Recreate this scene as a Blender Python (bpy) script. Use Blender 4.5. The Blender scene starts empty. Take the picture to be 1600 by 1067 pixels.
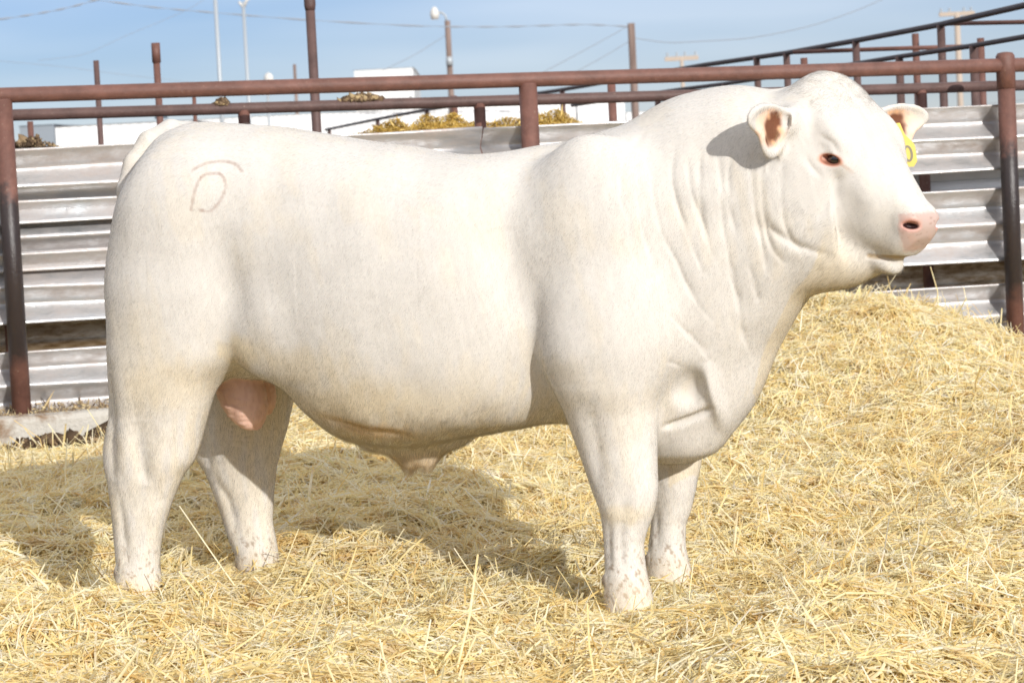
import bpy, bmesh, math, random
import numpy as np
from mathutils import Vector, Matrix
random.seed(7)
rng = np.random.default_rng(7)
R = math.radians
sc = bpy.context.scene

# ------------------------------------------------------------------ camera
F_PX, CAM_H = 4000.0, 1.12                      # focal length in pixels of a 1600 px wide frame
ROLL, PITCH = math.atan(.051), math.atan(243 / 4000.)
Fv = np.array([0, math.cos(PITCH), -math.sin(PITCH)])
X0 = np.array([1., 0, 0]); U0 = np.array([0, math.sin(PITCH), math.cos(PITCH)])
Rv = math.cos(ROLL) * X0 - math.sin(ROLL) * U0
Uv = math.sin(ROLL) * X0 + math.cos(ROLL) * U0
cam_d = bpy.data.cameras.new('camera'); cam = bpy.data.objects.new('camera', cam_d)
sc.collection.objects.link(cam); sc.camera = cam
cam.matrix_world = Matrix([[Rv[i], Uv[i], -Fv[i], (0, 0, CAM_H)[i]] for i in range(3)] + [[0, 0, 0, 1]])
cam_d.sensor_width = 36; cam_d.lens = F_PX / 1600 * 36
cam_d.clip_start = .1; cam_d.clip_end = 5000
cam_d.dof.use_dof = True; cam_d.dof.focus_distance = 6.9; cam_d.dof.aperture_fstop = 9.5


def at(px, py, d):
    "the point seen at photo pixel (px, py) at ground distance d from the camera"
    r = Fv * F_PX + Rv * (px - 800) + Uv * (533.5 - py)
    return np.array([0, 0, CAM_H]) + r * (d / r[1])


# ------------------------------------------------------------------ light
SUN_AZ = R(180 - 28)                 # clockwise from +Y
SUN_EL = R(20)
w = bpy.data.worlds.new('World'); sc.world = w; w.use_nodes = True
nt = w.node_tree; bg = nt.nodes['Background']
sky = nt.nodes.new('ShaderNodeTexSky'); sky.sky_type = 'NISHITA'; sky.sun_disc = False
sky.sun_elevation = SUN_EL; sky.sun_rotation = SUN_AZ
sky.air_density = 1.0; sky.dust_density = .1; sky.ozone_density = 4.0
tint = nt.nodes.new('ShaderNodeVectorMath'); tint.operation = 'MULTIPLY'; tint.inputs[1].default_value = (.92, .93, 1.22)
nt.links.new(sky.outputs[0], tint.inputs[0]); nt.links.new(tint.outputs[0], bg.inputs[0]); bg.inputs[1].default_value = .047
# unseen cloud veil added as shadow fill, well above the sky near the horizon
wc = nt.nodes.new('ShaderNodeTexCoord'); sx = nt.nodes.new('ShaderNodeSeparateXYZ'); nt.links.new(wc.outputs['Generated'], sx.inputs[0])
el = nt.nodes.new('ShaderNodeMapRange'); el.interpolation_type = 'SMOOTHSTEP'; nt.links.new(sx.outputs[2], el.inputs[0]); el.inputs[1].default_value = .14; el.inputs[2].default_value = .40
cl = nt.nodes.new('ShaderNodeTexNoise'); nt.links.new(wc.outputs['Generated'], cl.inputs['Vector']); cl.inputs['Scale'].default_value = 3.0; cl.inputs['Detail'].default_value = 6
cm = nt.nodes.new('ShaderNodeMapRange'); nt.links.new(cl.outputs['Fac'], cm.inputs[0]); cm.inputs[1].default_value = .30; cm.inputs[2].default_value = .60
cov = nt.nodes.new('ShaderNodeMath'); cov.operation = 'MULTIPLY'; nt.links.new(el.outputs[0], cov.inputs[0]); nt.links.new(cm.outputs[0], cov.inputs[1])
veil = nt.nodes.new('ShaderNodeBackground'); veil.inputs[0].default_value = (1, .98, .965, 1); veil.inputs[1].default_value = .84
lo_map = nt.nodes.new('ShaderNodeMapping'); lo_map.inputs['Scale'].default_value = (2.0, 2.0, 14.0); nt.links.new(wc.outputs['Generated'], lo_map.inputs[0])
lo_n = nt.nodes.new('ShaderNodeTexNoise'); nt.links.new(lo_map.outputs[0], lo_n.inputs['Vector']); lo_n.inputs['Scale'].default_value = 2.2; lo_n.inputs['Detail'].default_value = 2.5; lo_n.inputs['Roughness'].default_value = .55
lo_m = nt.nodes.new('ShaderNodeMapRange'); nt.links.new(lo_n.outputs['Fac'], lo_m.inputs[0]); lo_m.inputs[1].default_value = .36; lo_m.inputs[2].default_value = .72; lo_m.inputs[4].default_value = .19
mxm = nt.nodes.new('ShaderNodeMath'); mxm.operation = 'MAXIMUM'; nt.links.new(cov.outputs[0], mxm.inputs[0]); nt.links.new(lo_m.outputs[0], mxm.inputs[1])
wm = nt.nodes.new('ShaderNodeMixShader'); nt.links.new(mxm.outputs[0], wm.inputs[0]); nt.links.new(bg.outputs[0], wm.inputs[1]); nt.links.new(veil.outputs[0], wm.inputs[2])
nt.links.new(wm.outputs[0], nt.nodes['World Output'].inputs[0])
sd = bpy.data.lights.new('sun', 'SUN'); sun = bpy.data.objects.new('sun', sd); sc.collection.objects.link(sun)
sd.energy = 2.55; sd.angle = R(.5); sd.color = (1, .965, .91)
to_sun = Vector((math.sin(SUN_AZ) * math.cos(SUN_EL), math.cos(SUN_AZ) * math.cos(SUN_EL), math.sin(SUN_EL)))
sun.rotation_euler = to_sun.to_track_quat('Z', 'Y').to_euler()
sc.view_settings.view_transform = 'Standard'; sc.view_settings.look = 'None'
sc.view_settings.exposure = .80; sc.view_settings.gamma = 1
sc.cycles_curves.shape = 'RIBBONS'
sc.cycles.max_bounces = 10; sc.cycles.transparent_max_bounces = 64
sc.cycles.use_denoising = True

# ------------------------------------------------------------------ helpers
col = sc.collection


def tag(o, label=None, cat=None, group=None, kind=None):
    if label: o['label'] = label
    if cat: o['category'] = cat
    if group: o['group'] = group
    if kind: o['kind'] = kind
    return o


def link(name, me, mat=None, parent=None, smooth=True):
    if mat: me.materials.append(mat)
    o = bpy.data.objects.new(name, me); col.objects.link(o)
    if parent: o.parent = parent
    if smooth: me.polygons.foreach_set('use_smooth', np.ones(len(me.polygons), bool))
    return o


def empty(name, loc=(0, 0, 0), rz=0.):
    o = bpy.data.objects.new(name, None); col.objects.link(o)
    o.location = loc; o.rotation_euler = (0, 0, rz); o.empty_display_size = .1
    return o


class MB:
    "collects boxes, tubes and swept profiles into one mesh"
    def __init__(s): s.v, s.f = [], []

    def add(s, vs, fs):
        b = len(s.v); s.v += [tuple(map(float, p)) for p in vs]; s.f += [tuple(i + b for i in q) for q in fs]

    def box(s, c, h, rot=None):
        c = np.array(c, float); P = np.array([[x, y, z] for z in (-1, 1) for y in (-1, 1) for x in (-1, 1)]) * np.array(h)
        if rot is not None: P = P @ np.array(rot).T
        s.add(P + c, [(0, 2, 3, 1), (4, 5, 7, 6), (0, 1, 5, 4), (2, 6, 7, 3), (0, 4, 6, 2), (1, 3, 7, 5)])

    def tube(s, pts, r, n=14, caps=True):
        pts = np.array(pts, float); m = len(pts); rr = np.broadcast_to(np.array(r, float), (m,))
        vs = []
        for i in range(m):
            t = pts[min(i + 1, m - 1)] - pts[max(i - 1, 0)]; t /= np.linalg.norm(t)
            u = np.cross(t, [0, 0, 1.] if abs(t[2]) < .9 else [1., 0, 0]); u /= np.linalg.norm(u); q = np.cross(t, u)
            for k in range(n):
                an = 2 * math.pi * k / n; vs.append(pts[i] + rr[i] * (math.cos(an) * u + math.sin(an) * q))
        fs = [(i * n + k, i * n + (k + 1) % n, (i + 1) * n + (k + 1) % n, (i + 1) * n + k) for i in range(m - 1) for k in range(n)]
        if caps: fs += [tuple(range(n))[::-1], tuple(range((m - 1) * n, m * n))]
        s.add(vs, fs)

    def build(s, name, mat, parent=None, smooth=False):
        me = bpy.data.meshes.new(name); me.from_pydata(s.v, [], s.f); me.update()
        bm = bmesh.new(); bm.from_mesh(me); bmesh.ops.recalc_face_normals(bm, faces=bm.faces); bm.to_mesh(me); bm.free()
        o = link(name, me, mat, parent, smooth=False)
        if smooth:
            me.polygons.foreach_set('use_smooth', np.array([len(p.vertices) <= 4 for p in me.polygons]))
            me.update()
        return o


def material(name, base=(.5, .5, .5), rough=.7, metal=0., spec=.5):
    m = bpy.data.materials.new(name); m.use_nodes = True
    b = m.node_tree.nodes['Principled BSDF']
    b.inputs['Base Color'].default_value = (*base, 1); b.inputs['Roughness'].default_value = rough
    b.inputs['Metallic'].default_value = metal; b.inputs['Specular IOR Level'].default_value = spec
    return m, m.node_tree, b


def N(nt, typ, ins={}, **kw):
    n = nt.nodes.new(typ)
    for k, v in kw.items(): setattr(n, k, v)
    for k, v in ins.items():
        if isinstance(v, bpy.types.NodeSocket): nt.links.new(v, n.inputs[k])
        else: n.inputs[k].default_value = v
    return n


def noise(nt, co, scale, detail=6, rough=.6, dist=0.):
    return N(nt, 'ShaderNodeTexNoise', {'Vector': co, 'Scale': scale, 'Detail': detail, 'Roughness': rough, 'Distortion': dist}).outputs['Fac']


def ramp(nt, fac, stops, interp='LINEAR'):
    r = N(nt, 'ShaderNodeValToRGB', {'Fac': fac}); r.color_ramp.interpolation = interp
    e = r.color_ramp.elements
    while len(e) < len(stops): e.new(.5)
    for el, (p, c) in zip(e, stops): el.position = p; el.color = c if len(c) == 4 else (*c, 1)
    return r.outputs['Color']


def mixc(nt, fac, a, b):
    n = N(nt, 'ShaderNodeMix', data_type='RGBA')
    for k, v in ((0, fac), (6, a), (7, b)):
        if isinstance(v, bpy.types.NodeSocket): nt.links.new(v, n.inputs[k])
        else: n.inputs[k].default_value = v if k == 0 else ((*v, 1) if len(v) == 3 else v)
    return n.outputs[2]


def math_(nt, op, a, b=0., clamp=False):
    n = nt.nodes.new('ShaderNodeMath'); n.operation = op; n.use_clamp = clamp
    for k, v in ((0, a), (1, b)):
        if isinstance(v, bpy.types.NodeSocket): nt.links.new(v, n.inputs[k])
        else: n.inputs[k].default_value = v
    return n.outputs[0]


def bump(nt, b, h, dist=.01, strength=1.):
    nt.links.new(N(nt, 'ShaderNodeBump', {'Height': h, 'Distance': dist, 'Strength': strength}).outputs[0], b.inputs['Normal'])


def geo(nt): return N(nt, 'ShaderNodeNewGeometry').outputs['Position']


def mapped(nt, co, sx, sy, sz): return N(nt, 'ShaderNodeVectorMath', {0: co, 1: (sx, sy, sz)}, operation='MULTIPLY').outputs[0]


def smoothstep(a, b, x):
    t = np.clip((x - a) / (b - a), 0, 1); return t * t * (3 - 2 * t)


def spl(xs, ys):
    "monotone-ish cubic through stations, evaluated by dense table"
    xs = np.array(xs, float); ys = np.array(ys, float)
    d = np.diff(ys) / np.diff(xs); m = np.zeros_like(ys); m[0], m[-1] = d[0], d[-1]
    m[1:-1] = np.where(d[:-1] * d[1:] > 0, 2 * d[:-1] * d[1:] / np.where(d[:-1] + d[1:] == 0, 1, d[:-1] + d[1:]), 0)
    T = np.linspace(xs[0], xs[-1], 800); i = np.clip(np.searchsorted(xs, T, 'right') - 1, 0, len(xs) - 2)
    h = xs[i + 1] - xs[i]; t = (T - xs[i]) / h
    Y = (2*t**3-3*t**2+1)*ys[i] + (t**3-2*t**2+t)*h*m[i] + (-2*t**3+3*t**2)*ys[i+1] + (t**3-t**2)*h*m[i+1]
    return lambda u: np.interp(u, T, Y)


class WaveNoise:
    "cheap smooth 3-D noise: a sum of random sine waves, about -1..1"
    def __init__(s, wl, n=7, seed=0, stretch=(1, 1, 1)):
        g = np.random.default_rng(seed); k = g.normal(size=(n, 3)); k /= np.linalg.norm(k, axis=1)[:, None]
        s.k = k * (2 * np.pi / (wl * g.uniform(.6, 1.6, n)))[:, None] / np.array(stretch); s.p = g.uniform(0, 6.28, n); s.n = n

    def __call__(s, P):
        out = np.zeros(len(P))
        for k, p in zip(s.k, s.p): out += np.sin(P @ k + p)
        return out / math.sqrt(s.n) * .9


# ------------------------------------------------------------------ ground and straw
def pad(x, y):
    "height of the straw bed"
    h = -.015 + .05 * smoothstep(7.0, 8.0, y) * smoothstep(.6, -.8, x) + .075 * smoothstep(7.6, 9.0, y) * smoothstep(13.5, 10.5, y - .5 * smoothstep(-1.2, -1.9, x) * -4)
    h += .46 * np.exp(-(np.abs(x - 1.38) / .98)**2.6 - (np.abs(y - 11.7 - .2 * x) / 1.7)**2.2 * np.where(y > 11.7 + .2 * x, .3, 1)) * smoothstep(.1, .9, x + .10 * (y - 9.5))
    h += .20 * np.exp(-((x + .75) / .62)**2 - ((y - 11.5) / .75)**2)
    h += .07 * smoothstep(.9, 2.2, x) * smoothstep(7.2, 9.5, y)
    P = np.stack([x, y, 0 * x], -1).reshape(-1, 3)
    h += (lumps(np.asarray(x, float), np.asarray(y, float)) - .012) * smoothstep(11.9, 11.2, y - .24 * x)
    h += ((.028 * WN1(P) + .018 * WN2(P) + .015 * WN3(P)).reshape(np.shape(x))) * smoothstep(11.9, 11.2, y - .24 * x + .53 * 0)
    return h


# loose forkfuls: a grid of small lumps, looked up bilinearly
LX, LY, LS = -5.0, 3.0, .02; LG = np.zeros((501, 541)); lg = np.random.default_rng(404)
for _ in range(520):
    cx, cy, r_, hh = lg.uniform(-4.6, 4.6), lg.uniform(3.4, 13.2), lg.uniform(.05, .17), lg.uniform(.010, .042)
    i0, j0, m_ = int((cx - LX) / LS), int((cy - LY) / LS), int(2.4 * r_ / LS); ii_, jj_ = np.meshgrid(np.arange(max(0, i0 - m_), min(501, i0 + m_)), np.arange(max(0, j0 - m_), min(541, j0 + m_)), indexing='ij')
    q_ = ((LX + LS * ii_ - cx) / r_)**2 + ((LY + LS * jj_ - cy) / (r_ * lg.uniform(.6, 1.4)))**2; LG[ii_, jj_] += hh * np.exp(-q_ * q_)


def lumps(x, y):
    u = np.clip((x - LX) / LS, 0, 499.99); v = np.clip((y - LY) / LS, 0, 539.99); i = u.astype(int); j = v.astype(int); a_ = u - i; b_ = v - j
    return LG[i, j] * (1 - a_) * (1 - b_) + LG[i + 1, j] * a_ * (1 - b_) + LG[i, j + 1] * (1 - a_) * b_ + LG[i + 1, j + 1] * a_ * b_


WN1, WN2, WN3 = WaveNoise(1.1, 9, 61), WaveNoise(.42, 9, 62), WaveNoise(.16, 9, 63)

m_ground, nt, b = material('packed earth', rough=.95, spec=.1)
g = geo(nt); nt.links.new(ramp(nt, noise(nt, g, 3, 8, .65), [(.3, (.09, .065, .045)), (.7, (.22, .17, .12))]), b.inputs['Base Color'])
bump(nt, b, noise(nt, g, 12, 8, .7), .05, .6)
mb = MB(); mb.add([(-1500, -300, -.12), (1500, -300, -.12), (1500, 2500, -.12), (-1500, 2500, -.12)], [(0, 1, 2, 3)])
tag(mb.build('ground', m_ground), kind='structure')

m_bed, nt, b = material('trodden straw', rough=.8, spec=.2)
g = geo(nt)
n1 = noise(nt, mapped(nt, g, 1, .35, 1), 60, 5, .7, 1.2); n2 = noise(nt, mapped(nt, g, .35, 1, 1), 75, 5, .7, 1.2); n3 = noise(nt, g, 5, 5, .6)
nt.links.new(mixc(nt, n3, ramp(nt, n1, [(.3, (.55, .37, .14)), (.5, (.74, .58, .27)), (.7, (.85, .73, .42))]), ramp(nt, n2, [(.3, (.58, .41, .16)), (.55, (.78, .63, .31)), (.75, (.87, .77, .48))])), b.inputs['Base Color'])
bump(nt, b, math_(nt, 'ADD', n1, n2), .03, 1)
gx, gy = np.meshgrid(np.linspace(-4.6, 4.6, 231), np.linspace(3.2, 13.6, 261))
lim = 12.33 + .241 * gx - .12                       # the bed stops at the kerb
gy2 = np.minimum(gy, lim); gz = pad(gx, gy2) - .014
vs = np.stack([gx, gy2, gz], -1).reshape(-1, 3); nx_ = gx.shape[1]; ny_ = gx.shape[0]
ii = (np.arange(ny_ - 1)[:, None] * nx_ + np.arange(nx_ - 1)[None]).ravel(); qd = np.stack([ii, ii + 1, ii + nx_ + 1, ii + nx_], 1)
keep = np.abs(vs[qd[:, 0], 1] - vs[qd[:, 2], 1]) > 1e-4


def mesh_np(name, V, Q):
    me = bpy.data.meshes.new(name); me.vertices.add(len(V)); me.vertices.foreach_set('co', np.asarray(V, np.float32).ravel())
    k = Q.shape[1]; me.loops.add(len(Q) * k); me.loops.foreach_set('vertex_index', Q.astype(np.int32).ravel())
    me.polygons.add(len(Q)); me.polygons.foreach_set('loop_start', np.arange(0, len(Q) * k, k, dtype=np.int32))
    me.update(calc_edges=True); return me


tag(link('straw_bed', mesh_np('straw_bed', vs, qd[keep]), m_bed), kind='structure')

m_straw, nt, b = material('loose straw', rough=.42, spec=.45)
gi = N(nt, 'ShaderNodeNewGeometry'); rnd = gi.outputs['Random Per Island']
cst = ramp(nt, rnd, [(0, (.62, .41, .15)), (.06, (.78, .58, .23)), (.17, (.87, .71, .33)), (.38, (.91, .79, .42)), (.60, (.93, .84, .52)), (.80, (.93, .88, .65)), (.94, (.92, .89, .78)), (.97, (.74, .70, .36)), (1, (.46, .36, .20))])
big = noise(nt, gi.outputs['Position'], 1.6, 4, .6)
cst = mixc(nt, math_(nt, 'MULTIPLY', N(nt, 'ShaderNodeMapRange', {0: big, 1: .42, 2: .68}).outputs[0], .28), cst, (.78, .57, .20))
fine = noise(nt, gi.outputs['Position'], 14, 4, .65)
cst = mixc(nt, math_(nt, 'MULTIPLY', N(nt, 'ShaderNodeMapRange', {0: fine, 1: .52, 2: .66}).outputs[0], .48), cst, (.68, .43, .14))
cst = mixc(nt, math_(nt, 'MULTIPLY', N(nt, 'ShaderNodeMapRange', {0: fine, 1: .47, 2: .34}).outputs[0], .60), cst, (.92, .88, .76))
nt.links.new(cst, b.inputs['Base Color']); b.inputs['Roughness'].default_value = .36
tl = N(nt, 'ShaderNodeBsdfTranslucent', {'Color': cst}); mx = N(nt, 'ShaderNodeMixShader', {0: .46})
nt.links.new(b.outputs[0], mx.inputs[1]); nt.links.new(tl.outputs[0], mx.inputs[2]); nt.links.new(mx.outputs[0], nt.nodes['Material Output'].inputs['Surface'])


def stalks(name, xy, seed, lmean=.10, stand=0., zoff=None, sink=1., width=1., curl=1.):
    "flattened bent stalks lying over the bed: 3 sections of 3 points each"
    g = np.random.default_rng(seed); n = len(xy)
    L = np.clip(g.lognormal(math.log(lmean), .45, n), .03, .34); W = g.uniform(.0011, .0030, n) * width; W = np.where(g.random(n) < .06, W * 1.7, W)
    e = .05; h0 = pad(xy[:, 0], xy[:, 1]); hx = (pad(xy[:, 0] + e, xy[:, 1]) - pad(xy[:, 0] - e, xy[:, 1])) / (2 * e); hy = (pad(xy[:, 0], xy[:, 1] + e) - pad(xy[:, 0], xy[:, 1] - e)) / (2 * e)
    P3 = np.concatenate([xy, np.zeros((n, 1))], 1)
    az = g.uniform(0, 2 * np.pi, n) + 1.1 * WaveNoise(.35, 7, seed + 1)(P3)
    el = g.normal(.02, .12, n); up = g.random(n) < stand; el = np.where(up, g.uniform(.3, 1.2, n), el)
    d = np.stack([np.cos(az) * np.cos(el), np.sin(az) * np.cos(el), np.sin(el)], 1); d[:, 2] += d[:, 0] * hx + d[:, 1] * hy; d /= np.linalg.norm(d, axis=1)[:, None]
    z = h0 + ((.012 - np.abs(g.normal(0, .010, n))) * sink if zoff is None else zoff) + np.where(up, .3 * L * np.sin(el), 0)
    c = np.concatenate([xy, z[:, None]], 1)
    upv = np.tile(np.array([.18, -.40, 1.]), (n, 1)) + g.normal(size=(n, 3)) * .40; s = np.cross(d, upv); s /= np.linalg.norm(s, axis=1)[:, None]; q = np.cross(s, d)
    bend = curl * g.normal(0, .07, n)[:, None] * L[:, None]; bs = curl * g.normal(0, .08, n)[:, None] * L[:, None]
    V = np.empty((n, 9, 3), np.float32)
    for i, (t, k) in enumerate(((-.5, 0), (0., 1), (.5, 0))):
        m = c + d * (t * L)[:, None] + (q * bend + s * bs) * k
        wv = W * (.75 if i == 2 else 1)
        V[:, i * 3] = m - s * wv[:, None]; V[:, i * 3 + 1] = m + q * (wv * .75)[:, None]; V[:, i * 3 + 2] = m + s * wv[:, None]
    base = np.array([[0, 1, 4, 3], [1, 2, 5, 4], [3, 4, 7, 6], [4, 5, 8, 7]])
    Q = (np.arange(n)[:, None, None] * 9 + base[None]).reshape(-1, 4)
    return link(name, mesh_np(name, V.reshape(-1, 3), Q), m_straw, smooth=False)


STALKS = 430000
g = np.random.default_rng(90)
nn_ = STALKS; dd = np.sqrt(g.uniform(5.0**2, 12.9**2, int(nn_ * .82))); xx = g.uniform(-1, 1, len(dd)) * (.215 * dd + .12)
xy1 = np.stack([xx, dd], 1); xy2 = np.stack([g.uniform(-4.4, 4.4, nn_ - len(dd)), g.uniform(3.4, 13.4, nn_ - len(dd))], 1)
xy = np.concatenate([xy1, xy2]); xy = xy[xy[:, 1] < 12.33 + .241 * xy[:, 0] - .17]
tag(stalks('straw', xy, 100, .078, .03), kind='stuff')
# longer, paler stalks thrown on top and a few standing ends
xy = np.stack([g.uniform(-2.6, 2.8, 2600), g.uniform(5.3, 12.2, 2600)], 1); xy = xy[xy[:, 1] < 12.33 + .241 * xy[:, 0] - .2]
tag(stalks('long_straw', xy, 101, .145, .16, zoff=.016, width=1.2, curl=.5), kind='stuff')

# ------------------------------------------------------------------ the pen fence
FX, FY, FRZ = -2.2149, 11.75, math.atan2(1.15, 4.7713)
fe = np.array([math.cos(FRZ), math.sin(FRZ), 0]); fn_ = np.array([-math.sin(FRZ), math.cos(FRZ), 0])
def fw(s, off, z): return np.array([FX, FY, 0]) + fe * s + fn_ * off + np.array([0, 0, z])


def pipe_mat(name, base, worn=None, z0=.45, z1=1.2, metal=0.):
    m, nt, b = material(name, rough=.55, spec=.4); g = geo(nt)
    n1 = noise(nt, g, 9, 8, .7); n2 = noise(nt, g, 70, 5, .7)
    c = mixc(nt, N(nt, 'ShaderNodeMapRange', {0: n1, 1: .35, 2: .7}).outputs[0], tuple(x * .72 for x in base), tuple(min(1, x * 1.25) for x in base))
    c = mixc(nt, N(nt, 'ShaderNodeMapRange', {0: n2, 1: .62, 2: .75}).outputs[0], c, (.28, .20, .15))
    if worn:
        z = N(nt, 'ShaderNodeSeparateXYZ', {0: g}).outputs[2]; zz = math_(nt, 'ADD', z, math_(nt, 'MULTIPLY', math_(nt, 'SUBTRACT', n1, .5), .35))
        k = math_(nt, 'MULTIPLY', N(nt, 'ShaderNodeMapRange', {0: zz, 1: z0 - .06, 2: z0 + .06}).outputs[0], N(nt, 'ShaderNodeMapRange', {0: zz, 1: z1 + .04, 2: z1 - .04}).outputs[0])
        c = mixc(nt, math_(nt, 'MULTIPLY', k, .92), c, worn); nt.links.new(math_(nt, 'SUBTRACT', .6, math_(nt, 'MULTIPLY', k, .28)), b.inputs['Roughness'])
    nt.links.new(c, b.inputs['Base Color']); bump(nt, b, math_(nt, 'ADD', n2, math_(nt, 'MULTIPLY', n1, .5)), .004, .6)
    return m


m_rust = pipe_mat('rust red pipe', (.158, .073, .055))
m_post = pipe_mat('rust red pipe rubbed black', (.158, .073, .055), worn=(.022, .02, .02))
m_dark = pipe_mat('dark weathered pipe', (.105, .060, .052))
m_black = pipe_mat('blackened pipe', (.05, .036, .036))

m_galv, nt, b = material('weathered galvanised steel', (.6, .6, .6), .4, .85)
g = geo(nt); st = mapped(nt, g, .25, .25, 1)
n1 = noise(nt, mapped(nt, g, 1, 1, 3), 3.5, 8, .7); n2 = noise(nt, g, 26, 6, .7, .5); n3 = noise(nt, st, 55, 4, .6)
c = mixc(nt, n3, (.43, .44, .45), (.60, .61, .62)); dirt = N(nt, 'ShaderNodeMapRange', {0: math_(nt, 'ADD', n1, math_(nt, 'MULTIPLY', n2, .35)), 1: .52, 2: .95}).outputs[0]
c = mixc(nt, math_(nt, 'MULTIPLY', dirt, .8), c, (.42, .33, .28)); sp = N(nt, 'ShaderNodeMapRange', {0: n2, 1: .70, 2: .76}).outputs[0]; c = mixc(nt, math_(nt, 'MULTIPLY', sp, .7), c, (.30, .19, .10))
nt.links.new(c, b.inputs['Base Color']); nt.links.new(math_(nt, 'SUBTRACT', .78, math_(nt, 'MULTIPLY', dirt, .5)), b.inputs['Metallic'])
nt.links.new(math_(nt, 'ADD', .34, math_(nt, 'MULTIPLY', dirt, .35)), b.inputs['Roughness']); bump(nt, b, math_(nt, 'ADD', n2, n3), .004, .5)

PROFILE = [(.078, 0), (.083, -.004), (.078, -.012), (.050, -.042), (.014, -.070), (.004, -.080), (.004, -.090), (.016, -.102), (.050, -.132), (.076, -.150), (.083, -.160), (.083, -.168), (.076, -.178), (.050, -.196), (.014, -.224), (.004, -.234), (.004, -.244), (.014, -.256), (.050, -.286), (.078, -.312), (.083, -.322), (.080, -.327)]


def guard_rail(parent, s0, s1, ztop, off, name='guard_rail', slope=(0, 0), hscale=1., warp=.004, seed=0, mat=None):
    "a length of W-section barrier rail, hollow side out, laid along the fence"
    g = np.random.default_rng(seed); n = 40; ss = np.linspace(s0, s1, n); wv = WaveNoise(1.2, 5, seed); vs, fs = [], []; k = len(PROFILE)
    for thick in (0, .004):
        for i, s in enumerate(ss):
            dz = slope[0] + (slope[1] - slope[0]) * (s - s0) / (s1 - s0)
            ww = wv(np.array([[s, j * .12, 0] for j in range(k)])) * warp
            for j, (p, z) in enumerate(PROFILE): vs.append(fw(s, off - p + thick + ww[j], ztop + dz + z * hscale + ww[j] * .6))
    m = n * k
    for i in range(n - 1):
        for j in range(k - 1):
            a_ = i * k + j; fs += [(a_, a_ + k, a_ + k + 1, a_ + 1), (m + a_, m + a_ + 1, m + a_ + k + 1, m + a_ + k)]
    for i in range(n - 1):
        for j in (0, k - 1): a_ = i * k + j; fs.append((a_, a_ + k, m + a_ + k, m + a_))
    for i in (0, n - 1):
        for j in range(k - 1): a_ = i * k + j; fs.append((a_, a_ + 1, m + a_ + 1, m + a_))
    mb = MB(); mb.add(vs, fs); o = mb.build(name, mat or m_galv, parent, smooth=True)
    return o


fence = empty('pipe_fence', fw(0, 0, 0)); tag(fence, 'rust red pipe fence lined with galvanised barrier rails behind the bull', 'fence')
inv = Matrix.Translation(-Vector(fw(0, 0, 0)))
def under(o): o.matrix_parent_inverse = inv; return o
mb = MB(); mb.tube([fw(-7.4, 0, 1.65 + .0105 * 7.4), fw(12.2, 0, 1.65 - .0105 * 12.2 - .006)], .0355, 20); under(mb.build('top_rail', m_rust, fence, True))
for i in range(-3, 6):
    s = -.054 + 2.474 * i; zt = 1.63 - .0105 * s; mb = MB()
    mb.tube([fw(s, 0, .17), fw(s, 0, zt)], .044, 24); o = under(mb.build('post', m_post, fence, True))
    if i == 2:                                                       # collar where the rail runs through
        mb = MB(); mb.tube([fw(s, 0, zt - .10), fw(s, 0, zt + .062), fw(s, 0, zt + .078), fw(s, 0, zt + .083)], [.0475, .0475, .038, .012], 24); mb.build('collar', m_rust, o, True)
for k_, (s0, s1, zt, hs, sd_) in enumerate(((-7.3, 2.2, 1.405, 1.06, 1), (2.205, 12.1, 1.405, 1.02, 2), (-7.3, 2.3, .926, 1.0, 3), (2.305, 12.1, .985, 1.13, 4), (-7.3, 2.1, .474, 1.0, 5), (2.105, 12.1, .50, 1.0, 6))):
    under(guard_rail(fence, s0, s1, zt, .134, seed=sd_, hscale=hs, warp=.006))
under(guard_rail(fence, -7.3, 2.2, 1.165, .162, seed=8, warp=.006))
for s, z in ((4.42, 1.375), (4.42, 1.185), (4.44, .935), (4.42, .87), (.62, 1.36), (.62, 1.16), (.60, .88)):
    mb = MB(); c = fw(s, .06, z); mb.tube([c, c - fn_ * .012], [.011, .008], 8); under(mb.build('bolt', m_galv, fence, True))

m_sheet, nt, b = material('dull zinc', rough=.6, spec=.4); g = geo(nt)
nt.links.new(mixc(nt, noise(nt, mapped(nt, g, .5, .5, 2), 9, 7, .7), (.66, .67, .67), (.86, .87, .87)), b.inputs['Base Color']); b.inputs['Metallic'].default_value = .0
m_dirty, nt, b = material('dung caked zinc', rough=.9, spec=.2); g = geo(nt)
nt.links.new(ramp(nt, noise(nt, mapped(nt, g, .6, .6, 2.5), 9, 7, .7), [(.30, (.14, .09, .055)), (.45, (.46, .34, .21)), (.60, (.80, .72, .58))]), b.inputs['Base Color'])
back = empty('bunk_fence', fw(0, .42, 0)); tag(back, 'second pipe rail on short posts just behind the galvanised fence', 'fence')
inv2 = Matrix.Translation(-Vector(fw(0, .42, 0)))
def bk(o): o.matrix_parent_inverse = inv2; return o
mb = MB(); mb.tube([fw(-7.3, .42, 1.572 + .013 * 7.3), fw(12, .42, 1.572 - .013 * 12)], .0275, 16); bk(mb.build('top_rail', m_dark, back, True))
for s in np.arange(-7.077, 12, 1.169):
    mb = MB(); mb.tube([fw(s, .42, .0), fw(s, .42, 1.562 - .013 * s)], .029, 16); bk(mb.build('post', m_rust, back, True))
for k_, (zt, sd_) in enumerate(((1.30, 11), (1.085, 12), (.66, 13))):
    bk(guard_rail(back, -7.2, 11.9, zt, .54, seed=sd_, mat=m_dirty if zt < .7 else m_sheet))

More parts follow.
